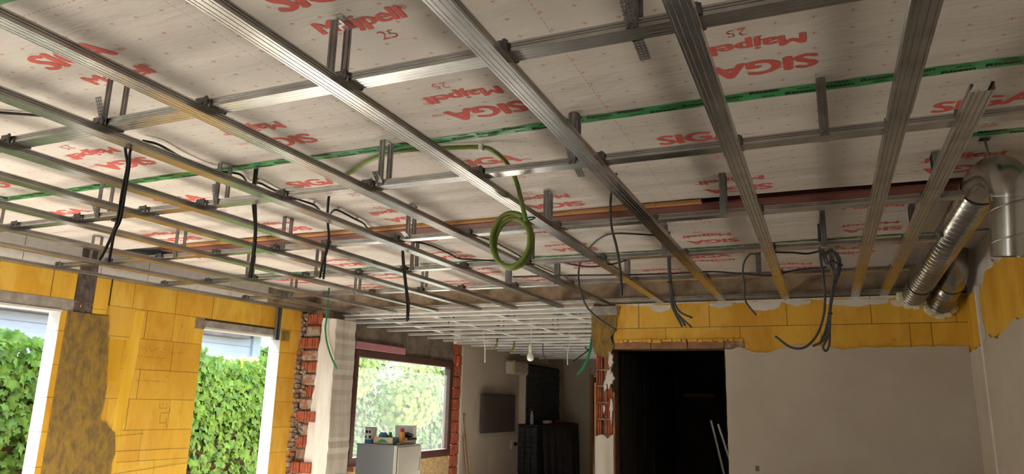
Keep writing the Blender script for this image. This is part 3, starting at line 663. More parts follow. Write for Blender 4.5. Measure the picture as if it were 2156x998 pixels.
for k, L in HG.items():
    for i, (x, tabs) in enumerate(L): hanger(x, k, i, tabs)
# ---- far room grid
fy = [6.30, 6.58, 6.99, 7.42, 7.88, 8.40, 8.92, 9.38, 9.82, 10.31, 10.82, 11.33, 11.85, 12.35, 12.85, 13.3]
for i, y in enumerate(fy):
    x0 = -4.86 if i == 0 else -5.12
    e = empty('cross_rail', (-1.86, y, EYE+HS), ORD[i]+' cross rail of the far room, counted from the wide opening', 'ceiling rail', 'cross rails in the far room'); e.rotation_euler = (0, 0, math.pi/2)
    inst('profile', rail_mesh(-1.86-x0, mat='galv_matt_lit'), e, (0, 0, 0))
for i, x in enumerate((-2.35, -3.1, -3.85, -4.6)):
    e = empty('carrier_rail', (x, 6.40, EYE+HP), ORD[i]+' lengthwise carrier rail from the right above the far room rails', 'carrier rail', 'lengthwise carriers in the far room')
    inst('profile', rail_mesh(6.95, mat='galv_matt_lit'), e, (0, 0, 0))
    for j, y in enumerate((7.2, 8.6, 10.0, 11.4)):
        h_ = empty('hanger', (x, y, EYE+HP), ORD[j]+' hanger from the opening on far room carrier number '+['one', 'two', 'three', 'four'][i]+' from the right', 'hanger', 'steel hangers in the far room'); h_.rotation_euler = (0, 0, math.pi/2)
        inst('top_plate', TOPP, h_, (0, 0, LH-.001))
        for s in (-1, 1): inst('leg', LEG, h_, (0, s*.0335, 0), (0, 0, 0 if s > 0 else math.pi))
# ================================================================== spiral ducts
def spiral(mb, a, b, r, pitch=.05):
    a, b = Vector(a), Vector(b); d = (b-a); L = d.length; d.normalize(); u = d.cross(Vector((0, 0, 1))).normalized(); v_ = d.cross(u)
    n = 16; T = int(L/pitch*n); pts = [a + d*(L*i/T) + (u*math.cos(2*math.pi*i/n)+v_*math.sin(2*math.pi*i/n))*r for i in range(T+1)]
    mb.tube(pts, .0042, 5, res=1)
DR = .078
e = empty('spiral_duct', (.72, 5.0, EYE+.80), 'long spiral duct with an elbow turning down, hung near the right wall', 'duct')
A0, A1 = Vector((.662, 6.13, EYE+.870)), onz(2067, 394, 1.0)
part('pipe', MB().tube([A0, A1], DR, 28), M['duct'], e, sm=True)
mb = MB(); spiral(mb, A0, A1, DR, .075); part('spiral_seam', mb, M['duct'], e, sm=True)
dA = (A1-A0).normalized()
D0, D1 = ony(2130, 408, 3.40), ony(2134, 540, 3.44)
P0 = A1+dA*.09; K = Vector(((P0.x+D0.x)/2+.01, D0.y-.015, P0.z+.02))
arc = [A1-dA*.02, A1+dA*.04] + [P0*(1-t)**2 + K*2*t*(1-t) + D0*t*t for t in (0, .2, .4, .6, .8, 1)] + [D0+(D1-D0)*.06]
part('elbow', MB().tube(arc, DR+.003, 28, res=4), M['duct'], e, sm=True)
part('drop_pipe', MB().tube([D0, D1], DR+.001, 28, cap=False).tube([D1, D0], DR-.002, 28, cap=False), M['duct'], e, sm=True)
mb = MB(); spiral(mb, D0, D1, DR+.001, .13); part('spiral_seam', mb, M['duct'], e, sm=True)
def ring(c, d, r, w=.010): c = Vector(c); d = Vector(d); return MB().tube([c-d*w, c+d*w], r, 28)
part('rubber_seal', ring(A1-dA*.005, dA, DR+.006, .006), M['rubber'], e); part('rubber_seal', ring(A0.lerp(A1, .17), dA, DR+.005, .007), M['rubber'], e)
e2 = empty('spiral_duct', (.85, 5.9, EYE+.75), 'short spiral duct with an elbow turning up, in the corner by the right wall', 'duct')
F0, F1 = Vector((.832, 6.13, EYE+.800)), Vector((.868, 5.80, EYE+.905)); dF = (F1-F0).normalized()
part('pipe', MB().tube([F0, F1], DR, 28), M['duct'], e2, sm=True)
mb = MB(); spiral(mb, F0, F1, DR, .05); part('spiral_seam', mb, M['duct'], e2, sm=True)
part('elbow', MB().tube([F1-dF*.02, F1+dF*.05, F1+dF*.10+Vector((0, 0, .02)), F1+dF*.13+Vector((0, 0, .07)), F1+dF*.135+Vector((.01, 0, .20))], DR+.005, 28, res=5), M['duct'], e2, sm=True)
part('rubber_seal', ring(F1-dF*.01, dF, DR+.007, .007), M['rubber'], e2)
mb = MB()
for i in range(46):
    a = random.uniform(-.2, 3.4); c, rr = ((A0.x, EYE+.87), .085) if i % 2 else ((F0.x, EYE+.80), .09)
    q = (c[0]+rr*math.cos(a+math.pi), YW-.03+random.uniform(-.01, .01), c[1]+rr*math.sin(a+math.pi)*.95); s_ = random.uniform(.016, .034)
    mb.rbox((q[0]-s_, q[1]-s_*.7, q[2]-s_*.7), (q[0]+s_, q[1]+.05, q[2]+s_*.7), s_*.45)
solo('foam_collar', mb, M['foam'], 'cream expanding foam around the two duct ends on the end wall', 'foam')
rod = MB().tube([onz(2073, 292, HM-.004), onz(2081, 330, HM-.09)], .005, 8)
rh = empty('duct_rod', onz(2081, 330, HM-.09), 'thin threaded rod above the elbow of the long duct', 'threaded rod'); part('rod', rod, M['galv_dull'], rh)
part('foot_plate', MB().rbox(tuple(onz(2073, 292, HM-.004)-Vector((.02, .02, .004))), tuple(onz(2073, 292, HM-.004)+Vector((.02, .02, .0))), .001), M['galv_dull'], rh)
# ================================================================== cables
def cable(name, label, strands, r, mat, ties=(), cat='cable', clips=(), group=None):
    if name != 'ceiling_cable': strands = [[Vector((q[0].x, q[0].y, mem_z(q[0].x, q[0].y)-.004))]+q if q[0].z < EYE+HM-.03 and q[0].z > EYE+.6 and abs(q[0].z-EYE-.908) > 1e-5 else q for q in strands]
    pts0 = strands[0]
    e = empty(name, pts0[-1], label, cat, group)
    for s in strands: part('strand', MB().tube(s, r, 8), M[mat], e, sm=True)
    for p, rr in ties: part('cable_tie', MB().rbox(tuple(Vector(p)-Vector((rr, rr, .004))), tuple(Vector(p)+Vector((rr, rr, .004))), .003), M['rubber'], e)
    for p in clips: part('cable_clip', MB().rbox(tuple(Vector(p)-Vector((.008, .008, .008))), tuple(Vector(p)+Vector((.008, .008, .012))), .003), M['white_pl'], e)
    return e
def yy(y, *pts): return [ony(a, b, y) for a, b in pts]
def zz(z, *pts): return [onz(a, b, z) for a, b in pts]
cable('hanging_cable', 'twin black cables hanging lowest at the left, splayed at the bottom', [[onz(262, 300, .908)]+yy(1.72, (265, 322), (268, 350), (258, 400), (248, 460), (238, 490), (222, 525), (209, 548)), [onz(278, 304, .908)]+yy(1.72, (273, 325), (272, 350), (264, 400), (254, 460), (241, 490), (234, 525), (229, 553))], .0052, 'black', [(ony(240, 464, 1.72), .009), (ony(244, 462, 1.72), .009)])
cable('hanging_cable', 'twin black cables hanging below the second carrier, left of the centre', [yy(2.62, (532, 405), (533, 435), (537, 480), (534, 520), (530, 550), (524, 586)), yy(2.62, (536, 405), (538, 435), (539, 480), (537, 520), (533, 550), (528, 586))], .0065, 'black', [(ony(536, 511, 2.62), .010)])
cable('hanging_cable', 'twin black cables hanging in front of the wooden lath', [yy(3.05, (690, 448), (690, 475), (692, 500), (686, 530), (684, 560), (681, 588)), yy(3.05, (689, 448), (691, 475), (693, 500), (688, 530), (678, 560), (673, 586))], .006, 'black')
cable('hanging_cable', 'twin black cables ending over the far room grid', [yy(4.05, (847, 520), (848, 555), (854, 610), (857, 640), (857, 677)), yy(4.05, (849, 520), (851, 555), (857, 610), (861, 640), (859, 675))], .0065, 'black')
cable('hanging_cable', 'single dark cable hanging from the rail left of the doorway', [yy(3.25, (1298, 365), (1288, 400), (1285, 440), (1288, 480), (1298, 520), (1306, 570), (1309, 622))], .0065, 'grey_cable')
cable('hanging_cable', 'dark cable looping from the membrane down to the brown pillar', [zz(HM-.02, (1408, 498), (1345, 493), (1290, 492), (1262, 503), (1243, 520)) + yy(4.75, (1225, 545), (1218, 575), (1222, 610), (1235, 645), (1262, 672), (1298, 696))], .0065, 'grey_cable', clips=[onz(1274, 495, HM-.012)])
cable('hanging_cable', 'dark cables fanning out above the left part of the yellow band', [yy(4.55, (1408, 530), (1409, 570), (1411, 610), (1415, 645), (1436, 688)), yy(4.55, (1410, 530), (1411, 570), (1413, 610), (1420, 650), (1443, 686)), yy(4.55, (1406, 530), (1408, 570), (1412, 615), (1422, 655), (1456, 689)), yy(4.55, (1409, 530), (1412, 580), (1417, 625), (1430, 655), (1457, 669))], .0065, 'grey_cable', [(ony(1410, 594, 4.55), .014)])
cable('hanging_cable', 'thin dark cable curving over the middle of the yellow band', [yy(4.75, (1600, 532), (1580, 535), (1567, 552), (1564, 575), (1568, 600), (1568, 625), (1573, 640), (1592, 663))], .006, 'grey_cable')
cable('hanging_cable', 'long dark cable sweeping into a hook below the yellow band', [yy(4.40, (1728, 455), (1726, 500), (1727, 540), (1733, 580), (1737, 620), (1734, 665), (1720, 705), (1695, 731), (1665, 731), (1632, 708))], .0068, 'grey_cable')
cable('hanging_cable', 'thick taped bundle of dark cables looping above the plaster wall', [yy(4.60, (1730, 530), (1752, 527), (1768, 545), (1768, 570), (1760, 595), (1750, 640), (1746, 680), (1735, 715), (1711, 729)), yy(4.60, (1728, 536), (1750, 530), (1764, 548), (1764, 570), (1756, 595), (1748, 640), (1745, 680), (1742, 710), (1733, 730), (1739, 739), (1746, 725), (1747, 690), (1748, 640)), yy(4.60, (1728, 508), (1740, 545), (1756, 575), (1754, 610), (1746, 660), (1738, 695), (1725, 725)), yy(4.60, (1735, 549), (1755, 551), (1766, 560), (1764, 580))], .0068, 'grey_cable', [(ony(1769, 559, 4.60), .016), (ony(1748, 660, 4.60), .014), (ony(1758, 593, 4.60), .012)])
cable('ceiling_cable', 'black cable clipped along the membrane from left towards the centre', [zz(HM-.02, (300, 296), (335, 305), (380, 330), (440, 355), (470, 362), (498, 365), (512, 372), (524, 388), (545, 385), (570, 397), (600, 410)) + zz(HM-.025, (640, 424), (662, 432), (676, 446)), zz(HM-.02, (694, 455), (700, 445), (712, 443), (745, 460), (765, 470), (782, 485)) + zz(HM-.02, (850, 505), (890, 512), (920, 522), (948, 535), (965, 544), (990, 546), (1040, 549), (1100, 552))], .006, 'black', clips=[onz(540, 381, HM-.012), onz(660, 428, HM-.012), onz(711, 441, HM-.012), onz(750, 461, HM-.012), onz(990, 546, HM-.012)])
cable('ceiling_cable', 'black cable crossing the membrane at the left edge', [zz(HM-.012, (-60, 232), (0, 237), (40, 240), (95, 244), (150, 246))], .006, 'black')
cable('ceiling_cable', 'dark cable running along the last carrier in front of the concrete beam', [yy(5.05, (1080, 583), (1185, 580), (1280, 579), (1400, 577), (1490, 572), (1560, 576), (1620, 580), (1680, 568), (1740, 563))], .0062, 'black')
cable('ceiling_cable', 'dark cable sagging below the fourth carrier', [yy(4.40, (1190, 553), (1215, 559), (1250, 561), (1290, 556), (1320, 547)), yy(4.40, (1630, 531), (1670, 532), (1700, 534), (1728, 528))], .006, 'black')
cable('ceiling_cable', 'olive cable fixed to the membrane beyond the red beam', [zz(HM-.02, (985, 490), (1030, 505), (1070, 525), (1120, 553), (1160, 572), (1190, 583), (1215, 605), (1245, 615))], .006, 'olive', clips=[onz(1092, 540, HM-.012), onz(1170, 576, HM-.012)])
# conduit with its coil
cp = zz(HM-.022, (720, 372), (740, 362), (770, 342), (805, 327), (860, 316), (930, 312), (1012, 310)) + [onz(1042, 320, HM-.05), onz(1068, 345, HM-.09)] + yy(2.80, (1088, 385), (1099, 430), (1108, 465))
YC = 2.84; cc = ony(1077, 508, YC)
def cpt(a, rx, rz, dy=0, ox=0, oz=0): return Vector((cc.x+ox+rx*math.cos(a), cc.y+dy, cc.z+oz+rz*math.sin(a)))
coil = []
for i in range(0, 41):
    a = math.radians(62)-i*math.radians(20); k = i/40; coil.append(cpt(a, .094-.006*math.sin(k*9), .117-.008*math.cos(k*7), -.02+.04*k, .005*math.sin(k*11), -.004*math.cos(k*8)))
e = empty('green_conduit', cc - Vector((0, 0, .13)), 'olive green conduit crossing the membrane and hanging in a coil', 'conduit')
part('conduit', MB().tube(cp, .0105, 10), M['conduit'], e, sm=True); part('coil', MB().tube(coil, .0115, 10, res=3), M['conduit'], e, sm=True)
tb = ony(1112, 461, 2.83); part('cable_tie', MB().tube([tb+Vector((.032*math.cos(i*.628), .028*math.sin(i*.628), .006*math.sin(i*.628+1))) for i in range(11)], .0035, 6, res=2), M['blue_tie'], e)
part('cable_clip', MB().rbox(tuple(onz(1013, 312, HM-.03)-Vector((.01, .012, .012))), tuple(onz(1013, 312, HM-.03)+Vector((.01, .012, .02))), .003), M['white_pl'], e)
# wires by the nib and the pillar, and in the far room
cable('green_wire', 'short green wire hanging over the plastered nib', [yy(5.93, (688, 668), (685, 690), (688, 720), (697, 750), (709, 776))], .009, 'green_wire')
cable('green_wire', 'green wires hanging at the edge of the wide opening', [yy(6.55, (1247, 690), (1245, 715), (1238, 750), (1226, 775), (1215, 789)), yy(6.55, (1249, 700), (1247, 725), (1239, 752), (1229, 775), (1217, 786))], .008, 'green_wire')
cable('green_wire', 'green wire lying on the far room rails', [yy(6.46, (900, 654), (930, 655), (960, 650), (990, 648)), yy(6.46, (1130, 650), (1160, 643), (1190, 641), (1235, 638)), yy(6.46, (755, 660), (780, 655), (800, 655))], .009, 'green_wire')
cable('hanging_cable', 'thin dark wires curling at the edge of the wide opening', [yy(6.6, (1246, 710), (1240, 735), (1222, 750), (1206, 761)), yy(6.6, (1232, 730), (1240, 742), (1236, 752))], .006, 'black')
cable('hanging_cable', 'pale wire hanging in the far room left of the bulb', [yy(9.0, (1018, 708), (1021, 730), (1021, 763))], .008, 'white_pl')
cable('hanging_cable', 'short twisted wires hanging left in the far room', [yy(9.3, (1048, 715), (1043, 728), (1038, 737)), yy(9.3, (1046, 716), (1046, 728), (1040, 735))], .008, 'olive')
cable('hanging_cable', 'short yellow-green wires hanging beside the bulb in the far room', [yy(9.6, (1082, 720), (1079, 733), (1073, 744)), yy(9.6, (1083, 724), (1082, 733), (1076, 742))], .008, 'olive')
cable('hanging_cable', 'pale wire hanging right of the bulb in the far room', [yy(10.5, (1200, 722), (1195, 745), (1195, 768))], .008, 'white_pl')
cable('hanging_cable', 'dark thin wire hanging just right of the bulb', [yy(10.0, (1143, 738), (1146, 752), (1156, 766))], .007, 'grey_cable')
b0, b1, b2 = ony(1118, 695, 9.0), ony(1117, 735, 9.0), ony(1116, 750, 9.0)
e = empty('light_bulb', b2, 'bare white light bulb hanging from a flex in the far room', 'light bulb')
part('flex', MB().tube([Vector((b0.x, b0.y, mem_z(b0.x, b0.y)-.002)), b0, b0.lerp(b1, .5)+Vector((.01, 0, 0)), b1], .008, 6), M['white_pl'], e); part('socket', MB().tube([b1+Vector((0, 0, .05)), b1-Vector((0, 0, .05))], .024, 12), M['white_pl'], e, sm=True)
mb = MB(); mb.tube([b1+Vector((0, 0, -.05-.014*i)) for i in range(9)], lambda t: .022+.026*math.sin(min(1, t*1.02)*math.pi*.93)**.8 if t < .97 else .012, 14, res=1); part('bulb', mb, M['bulb'], e, sm=True)
# ================================================================== far room furnishings
# television under a dust sheet
e = empty('wrapped_television', (XL+.06, 11.45, EYE-.52), 'flat television under a clear dust sheet on the far room wall', 'television')
part('screen', MB().rbox((XL+.03, 10.80, EYE-.47), (XL+.09, 12.12, EYE+.16), .01), M['screen'], e)
mb = MB(); v = []; ny_, nz_ = 34, 22
for j in range(nz_+1):
    for i in range(ny_+1):
        y = 10.68+1.52*i/ny_; z = -.53+.73*j/nz_
        v.append((XL+.115+.03*noise.noise(Vector((y*5, z*3, 1)))-(.07 if i == 0 or i == ny_ or j == nz_ else 0), y+(.08*(1-j/nz_) if i == 0 else 0)-(.16*math.sin(j/nz_*3.1) if i == 0 else 0), EYE+z+.03*noise.noise(Vector((y*4, 2, 7)))))
mb.add(v, [(j*(ny_+1)+i, j*(ny_+1)+i+1, (j+1)*(ny_+1)+i+1, (j+1)*(ny_+1)+i) for j in range(nz_) for i in range(ny_)])
part('dust_sheet', mb, M['sheet'], e, sm=True)
e = empty('wrapped_air_conditioner', (XL+.1, 12.2, EYE+.5), 'wall air conditioner wrapped in plastic high beside the stone chimney', 'air conditioner')
part('body', MB().rbox((XL, 11.80, EYE+.52), (XL+.20, 12.46, EYE+.76), .03), M['plaster'], e)
mb = MB(); v = []
for j in range(13):
    for i in range(13):
        th = math.pi*i/12; y = 11.62+.86*j/12; r = .15+.02*noise.noise(Vector((th*2, y*6, 3)))
        v.append((XL+.03+r*1.3*math.sin(th), y, EYE+.64+r*math.cos(th)))
mb.add(v, [(j*13+i, j*13+i+1, (j+1)*13+i+1, (j+1)*13+i) for j in range(12) for i in range(12)])
part('plastic_wrap', mb, M['sheet'], e, sm=True); part('yellow_tape', MB().rbox((XL+.215, 11.72, EYE+.53), (XL+.232, 11.77, EYE+.76), .004), M['leaf_y'], e)
# stone chimney breast and fireplace
e = empty('stone_chimney', (XL, 13.4, 0), 'dark slate-clad chimney breast on the far room wall', 'chimney')
part('plaster_side', MB().box((XL, 12.50, EYE-.340), (XL+.125, 12.54, EYE+.80)), M['plaster'], e)
part('chimney_core', MB().box((XL, 12.54, EYE-.340), (XL+.12, 14.30, EYE+.745)), M['stone'], e)
zc = -.338; r_ = 0
while zc < .72:
    y = 12.53; h = random.choice((.036, .045, .055))
    while y < 14.30:
        L = random.uniform(.16, .42); part('stone', MB().rbox((XL+.10, y+.002, EYE+zc), (XL+.135+random.uniform(0, .022), min(14.32, y+L), EYE+zc+h-.003), .004), M['stone'], e); y += L
    zc += h
e = empty('fireplace', (XL+.2, 13.4, 0), 'dark stone fireplace under a brown cloth below the chimney', 'fireplace')
part('hearth_body', MB().rbox((XL, 12.52, 0), (XL+.36, 14.7, EYE-.385), .01), M['stone'], e)
part('mantel', MB().rbox((XL, 12.48, EYE-.385), (XL+.40, 14.75, EYE-.355), .006), M['stone'], e)
zc = -1.2
while zc < -.40:
    for a, b in ((0, .13), (.135, .25), (.255, .37)):
        part('stone', MB().rbox((XL+a, 12.495-random.uniform(0, .012), EYE+zc), (XL+b-.003, 12.54, EYE+zc+.085), .006), M['stone'], e)
    zc += .09
mb = MB(); v = []
for j in range(25):
    for i in range(37):
        y = 12.62+2.15*i/36; t_ = j/24; dz = t_*1.15
        out = .41+.05*t_*(1+math.sin(y*17)*.6+.5*math.sin(y*31+1)) if j > 2 else .12+.145*j
        v.append((XL+out, y+.05*t_*math.sin(y*5), EYE-.345-(dz if j > 2 else 0)+.01*math.sin(y*8)))
mb.add(v, [(j*37+i, j*37+i+1, (j+1)*37+i+1, (j+1)*37+i) for j in range(24) for i in range(36)])
part('cover_cloth', mb, M['cloth'], e, sm=True)
e = empty('spray_bottle', (XL+.22, 12.60, EYE-.355), 'small spray bottle on the corner of the fireplace', 'bottle')
part('bottle_body', MB().tube([(XL+.22, 12.60, EYE-.352+.03*i) for i in range(9)], lambda t: .035 if t < .6 else .035-.055*(t-.6), 12, res=1), M['cab_grey'], e, sm=True)
part('spray_head', MB().rbox((XL+.15, 12.57, EYE-.11), (XL+.27, 12.63, EYE-.07), .01), M['black'], e)
for i, (y, c_, l_) in enumerate(((13.05, 'white_pl', 'small white object lying on the fireplace'), (13.75, 'red_pl', 'small dark red box lying on the fireplace'))):
    solo('small_box', MB().rbox((XL+.26, y, EYE-.34), (XL+.36, y+.25, EYE-.285), .012), M[c_], l_, 'box')
e = empty('wall_socket', (XL, 12.25, EYE-.72), 'white wall socket with a plug left of the fireplace', 'socket')
part('plate', MB().rbox((XL-.005, 12.15, EYE-.78), (XL+.02, 12.36, EYE-.62), .005), M['plaster'], e); part('plug', MB().tube([(XL+.02, 12.28, EYE-.69), (XL+.07, 12.28, EYE-.69)], .03, 10), M['black'], e)
for i, (a, b, l_) in enumerate((((977, 872), (992, 1010), 'taller wooden stick leaning against the far room wall'), ((976, 915), (984, 1010), 'shorter wooden stick leaning against the far room wall'))):
    p, q = onx(a[0], a[1], XL+.02), onx(b[0], b[1], XL+.10); q = q+(q-p)*.6
    solo('wooden_stick', MB().tube([p, p.lerp(q, .5)+Vector((.003, 0, 0)), q], .016, 8), M['stick'], l_, 'stick', sm=True)
# cabinet with its clutter, in front of the far window
K0, K1, K2 = Vector((-4.865, 7.0, 0)), Vector((-4.36, 7.0, 0)), None
TZ = EYE-.465; KB = 7.50
e = empty('cabinet', (-4.55, 7.25, 0), 'grey and cream cabinet standing before the large window', 'cabinet')
part('body', MB().rbox((-4.865, 7.0, .04), (-4.34, KB, TZ-.01), .004), M['cab_grey'], e)
d = part('door', MB().rbox((-4.338, 7.01, .06), (-4.318, KB-.01, TZ-.02), .004), M['cab_white'], e)
part('handle', MB().tube([(-4.312, 7.42, 1.0), (-4.295, 7.42, 1.0), (-4.295, 7.42, .85), (-4.312, 7.42, .85)], .006, 6, res=1), M['alu'], d)
part('edge_band', MB().rbox((-4.375, 6.99, .04), (-4.335, 7.005, TZ), .003), M['cab_white'], e)
part('top', MB().rbox((-4.875, 6.985, TZ-.012), (-4.31, KB+.005, TZ), .004), M['cab_grey'], e)
part('plinth', MB().box((-4.84, 7.03, 0), (-4.36, KB-.02, .04)), M['black'], e)
e = empty('paint_can', (-4.77, 7.12, TZ), 'grey and white paint can on the left of the cabinet top', 'paint can')
part('can_body', MB().tube([(-4.77, 7.12, TZ), (-4.77, 7.12, TZ+.175)], .066, 24), M['cab_white'], e, sm=True)
part('rim', MB().tube([(-4.77, 7.12, TZ+.17), (-4.77, 7.12, TZ+.182)], .069, 24), M['alu'], e); part('label_band', MB().tube([(-4.77, 7.12, TZ+.005), (-4.77, 7.12, TZ+.04)], .0672, 24), M['blue_pl'], e)
for i, (dz, wd) in enumerate(((.125, .05), (.125, .03), (.07, .02), (.07, .045))):
    part('label_mark', MB().rbox((-4.80+.045*(i % 2), 7.051, TZ+dz-.014), (-4.80+.045*(i % 2)+wd*.7, 7.06, TZ+dz+.014), .002), M['print_black'], e)
e = empty('cardboard_tray', (-4.54, 7.10, TZ), 'low cardboard tray with a green print on the cabinet', 'tray')
tr = MB()
for a, b in (((-4.67, 7.02), (-4.41, 7.026)), ((-4.67, 7.20), (-4.41, 7.206)), ((-4.67, 7.02), (-4.664, 7.206)), ((-4.416, 7.02), (-4.41, 7.206))): tr.box((a[0], a[1], TZ), (b[0], b[1], TZ+.075))
tr.box((-4.67, 7.02, TZ), (-4.41, 7.206, TZ+.006)); part('tray_body', tr, M['carton'], e); part('green_print', MB().prism([(-4.62+.15*i/10, .02+.035*math.sin(math.pi*i/10)) for i in range(11)], lambda a, b, d_: (a, 7.02-d_, TZ+b), .001, -.001), M['teal_pl'], e)
part('blue_print', MB().box((-4.409, 7.02, TZ+.01), (-4.4085, 7.2, TZ+.07)), M['blue_pl'], e)
solo('blue_cloth', MB().rbox((-4.64, 7.05, TZ+.01), (-4.54, 7.15, TZ+.125), .03), M['blue_pl'], 'crumpled blue packet in the cardboard tray', 'packet')
def bottle(name, x, y, h, r, m1, m2, label):
    e = empty(name, (x, y, TZ+.008), label, 'bottle'); part('bottle_body', MB().tube([(x, y, TZ+.008), (x, y, TZ+h*.65), (x, y, TZ+h*.8)], lambda t: r if t < .8 else r*.6, 14, res=4), M[m1], e, sm=True)
    part('cap', MB().tube([(x, y, TZ+h*.78), (x, y, TZ+h)], r*.62, 12), M[m2], e, sm=True)
bottle('bottle', -4.50, 7.10, .13, .026, 'teal_pl', 'teal_pl', 'small teal bottle in the cardboard tray')
bottle('bottle', -4.385, 7.16, .175, .036, 'orange_pl', 'red_pl', 'amber bottle with a red cap beside the cardboard tray')
solo('paper_pack', MB().rbox((-4.60, 7.34, TZ), (-4.36, 7.44, TZ+.20), .01), M['white_pl'], 'white packaging standing behind the bottles on the cabinet', 'packaging')
for i in range(3): solo('flat_tool', MB().rbox((-4.375+.03*i, 7.03+.08*i, TZ+.001+.024*i), (-4.325+.0*i, 7.24+.06*i, TZ+.022+.024*i), .006), M[('stick', 'carton', 'black')[i]], ('brown flat piece at the bottom of the small pile on the cabinet', 'cardboard piece in the middle of the small pile on the cabinet', 'dark piece at the top of the small pile on the cabinet')[i], 'scrap')
gl = MB()
for i in range(5): gl.tube([(-4.42+.016*i, 7.26, TZ+.085), (-4.40+.022*i, 7.22-.01*i, TZ+.115+.012*(i % 2)), (-4.385+.026*i, 7.21+.004*i, TZ+.10)], .010, 6, res=3)
gl.rbox((-4.44, 7.22, TZ+.07), (-4.33, 7.32, TZ+.105), .012)
solo('work_glove', gl, M['black'], 'black work glove lying on the pile on the cabinet', 'glove', sm=True)
# ladder in the hall
e = empty('ladder', (-.80, 6.75, 0), 'aluminium ladder leaning inside the dark doorway', 'ladder')
for (a, b) in (((1497, 885), (1524, 1000)), ((1512, 893), (1530, 950))):
    p, q = ony(a[0], a[1], 6.62), ony(b[0], b[1], 6.62 if a[0] < 1500 else 6.62); d_ = (q-p); q2 = p + d_*((p.z-.02)/(-d_.z)); q2.x = min(q2.x, -.0)
    q2 = Vector((p.x+(q.x-p.x)/max(.01, (p.z-q.z))*(p.z-.0), p.y+.10, .0))
    part('stile', MB().tube([p, q2], .014, 6), M['alu'], e)
for k in range(5):
    z = 1.30-k*.27; part('rung', MB().tube([(-.86+.03*k+.02, 6.66, z), (-.80+.05*k+.02, 6.66, z)], .012, 6), M['alu'], e)
# ================================================================== outside
def leaf_verts(sz):
    o = []
    for i in range(10):
        a = math.pi*2*i/10; r = (1.0 if i % 2 == 0 else .62)*(1.15 if i == 0 else 1); o.append((sz*r*math.sin(a)*.5, sz*r*math.cos(a)*.55))
    return o
def leaf_mb(mb, c, nrm, sz, rot, m=0):
    nrm = nrm.normalized(); u = nrm.cross(Vector((0, 0, 1))); u = u.normalized() if u.length > .01 else Vector((1, 0, 0)); v = u.cross(nrm)
    cr, sr = math.cos(rot), math.sin(rot); pts = []
    for a, b in leaf_verts(sz):
        p = a*cr-b*sr; q = a*sr+b*cr; pts.append(c + u*p - v*q + nrm*(-.14*abs(a)))
    mb.add([c+nrm*.004*0] + pts, [(0, i+1, (i+1) % 10+1) for i in range(10)], m)
hedge = empty('ivy_hedge', (-6.95, 5.5, -.2), 'dense green ivy hedge outside the two window openings', 'hedge')
part('twig_core', MB().box((-7.3, -4, -.2), (-7.04, 9.3, EYE+.33)), M['soil'], hedge)
LM = mesh('leaf', (lambda q: (leaf_mb(q, Vector((0, 0, 0)), Vector((1, 0, .25)), 1.0, 0), q)[1])(MB()), M['ivy'])
def htop(y): return EYE+.50+.07*math.sin(y*1.9+.5)+.07*noise.noise(Vector((y*1.7, 0, 0)))-(.10 if 6.7 < y < 7.6 else 0)
big = 0; stuff = MB(); random.seed(11)
for i in range(15000):
    y = random.uniform(1.5, 9.5); vis = (3.6 < y < 5.1) or (6.3 < y < 8.1)
    if not vis and random.random() < .6: continue
    z = -.1+(htop(y)+.1)*random.random(); dpt = random.random()**2; x = -6.92-.14*dpt+.05*noise.noise(Vector((y*3, z*3, 0)))
    nr = Vector((1, random.uniform(-.8, .6), random.uniform(-.15, .9))); sz = random.uniform(.065, .115); ro = random.uniform(-.9, .9)
    if big < 300 and vis and dpt < .12 and z > 1.0:
        o = inst('leaf', LM, hedge, Vector((x+.02, y, z))-ORI[hedge.name], (random.uniform(-.5, .5), random.uniform(-.5, .3), random.uniform(-.7, .6))); o.scale = (sz*1.1,)*3; big += 1
    elif z > EYE-.5 or random.random() < .5: leaf_mb(stuff, Vector((x, y, z)), nr, sz, ro)      # the ivy thins out low down, bare twigs show
tag(part('ivy_foliage', stuff, M['ivy'], hedge), kind='stuff')
def cloud(name, label, c, rad, n, sz, m, cat='shrub'):
    e = empty(name, (c[0], c[1], -.2), label, cat); mb = MB()
    for i in range(n):
        a = Vector((random.gauss(0, 1), random.gauss(0, 1), random.gauss(0, 1))).normalized(); r = random.uniform(.55, 1)
        p = Vector((c[0]+a.x*rad[0]*r, c[1]+a.y*rad[1]*r, c[2]+a.z*rad[2]*r)); leaf_mb(mb, p, a+Vector((.4, -.3, .5)), random.uniform(.7, 1.3)*sz, random.uniform(0, 6))
    tag(part('foliage', mb, M[m], e), kind='stuff')
    part('trunk', MB().tube([(c[0], c[1], -.2), (c[0]+.05, c[1], c[2]*.6), (c[0], c[1], c[2])], .05, 7), M['soil'], e); return e
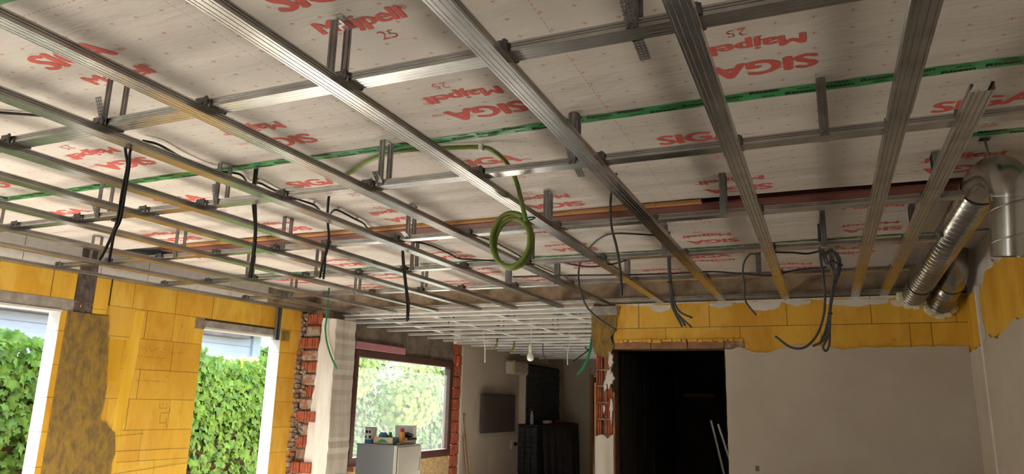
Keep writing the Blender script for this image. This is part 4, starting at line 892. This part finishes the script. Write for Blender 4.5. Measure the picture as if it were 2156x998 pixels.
cloud('yellow_shrub', 'bright yellow-leaved shrub behind the ivy hedge', (-7.72, 8.2, EYE+.42), (.3, .55, .17), 500, .10, 'leaf_y')
cloud('garden_tree', 'leafy green tree beside the pale neighbouring house', (-9.6, 12.3, EYE+.9), (.9, 1.3, 1.5), 1800, .16, 'leaf_g', 'tree')
for i, (c, rad, n, l_) in enumerate((((-8.2, 11.0, EYE+.55), (.7, 1.0, .65), 2000, 'yellow-green tree seen through the top of the dusty window'), ((-8.4, 13.9, EYE+.15), (.7, 1.1, .8), 2200, 'green bush seen at the right of the dusty window'))):
    cloud('garden_tree' if i == 0 else 'garden_bush', l_, c, rad, n, .11, 'leaf_g', 'tree' if i == 0 else 'bush')
gh = empty('garden_hedge', (-11, 17, -.2), 'tall green garden hedge far behind the dusty window', 'hedge')
part('twig_core', MB().box((-11.6, 11.6, -.2), (-11.1, 26, EYE+1.0)), M['soil'], gh); q = MB()
for i in range(6000): leaf_mb(q, Vector((-11.05+random.uniform(-.1, .1), random.uniform(11.6, 26), -.2+random.random()*(EYE+1.3))), Vector((1, random.uniform(-.8, .6), random.uniform(0, .9))), random.uniform(.12, .2), random.uniform(-1, 1))
tag(part('foliage', q, M['leaf_g'], gh), kind='stuff')
hs = empty('neighbour_house', (-10.2, 5, -.2), 'pale blue-white house with a dark eave beyond the hedge', 'house')
part('house_wall', MB().box((-10.6, -3, -.2), (-10.0, 10.75, EYE+1.10)), M['house'], hs)
for k in range(9): part('course_line', MB().box((-10.0, -3, EYE+.1+k*.12), (-9.996, 10.75, EYE+.106+k*.12)), M['eave'] if k == 7 else M['house'], hs)
part('corner_board', MB().rbox((-10.05, 10.70, -.2), (-9.95, 10.92, EYE+1.18), .01), M['house'], hs)
part('eave', MB().rbox((-10.6, -3, EYE+1.06), (-9.75, 10.4, EYE+1.16), .01), M['eave'], hs)
part('roof_edge', MB().rbox((-10.9, -3.2, EYE+1.16), (-9.65, 10.9, EYE+1.42), .02), M['eave'], hs)
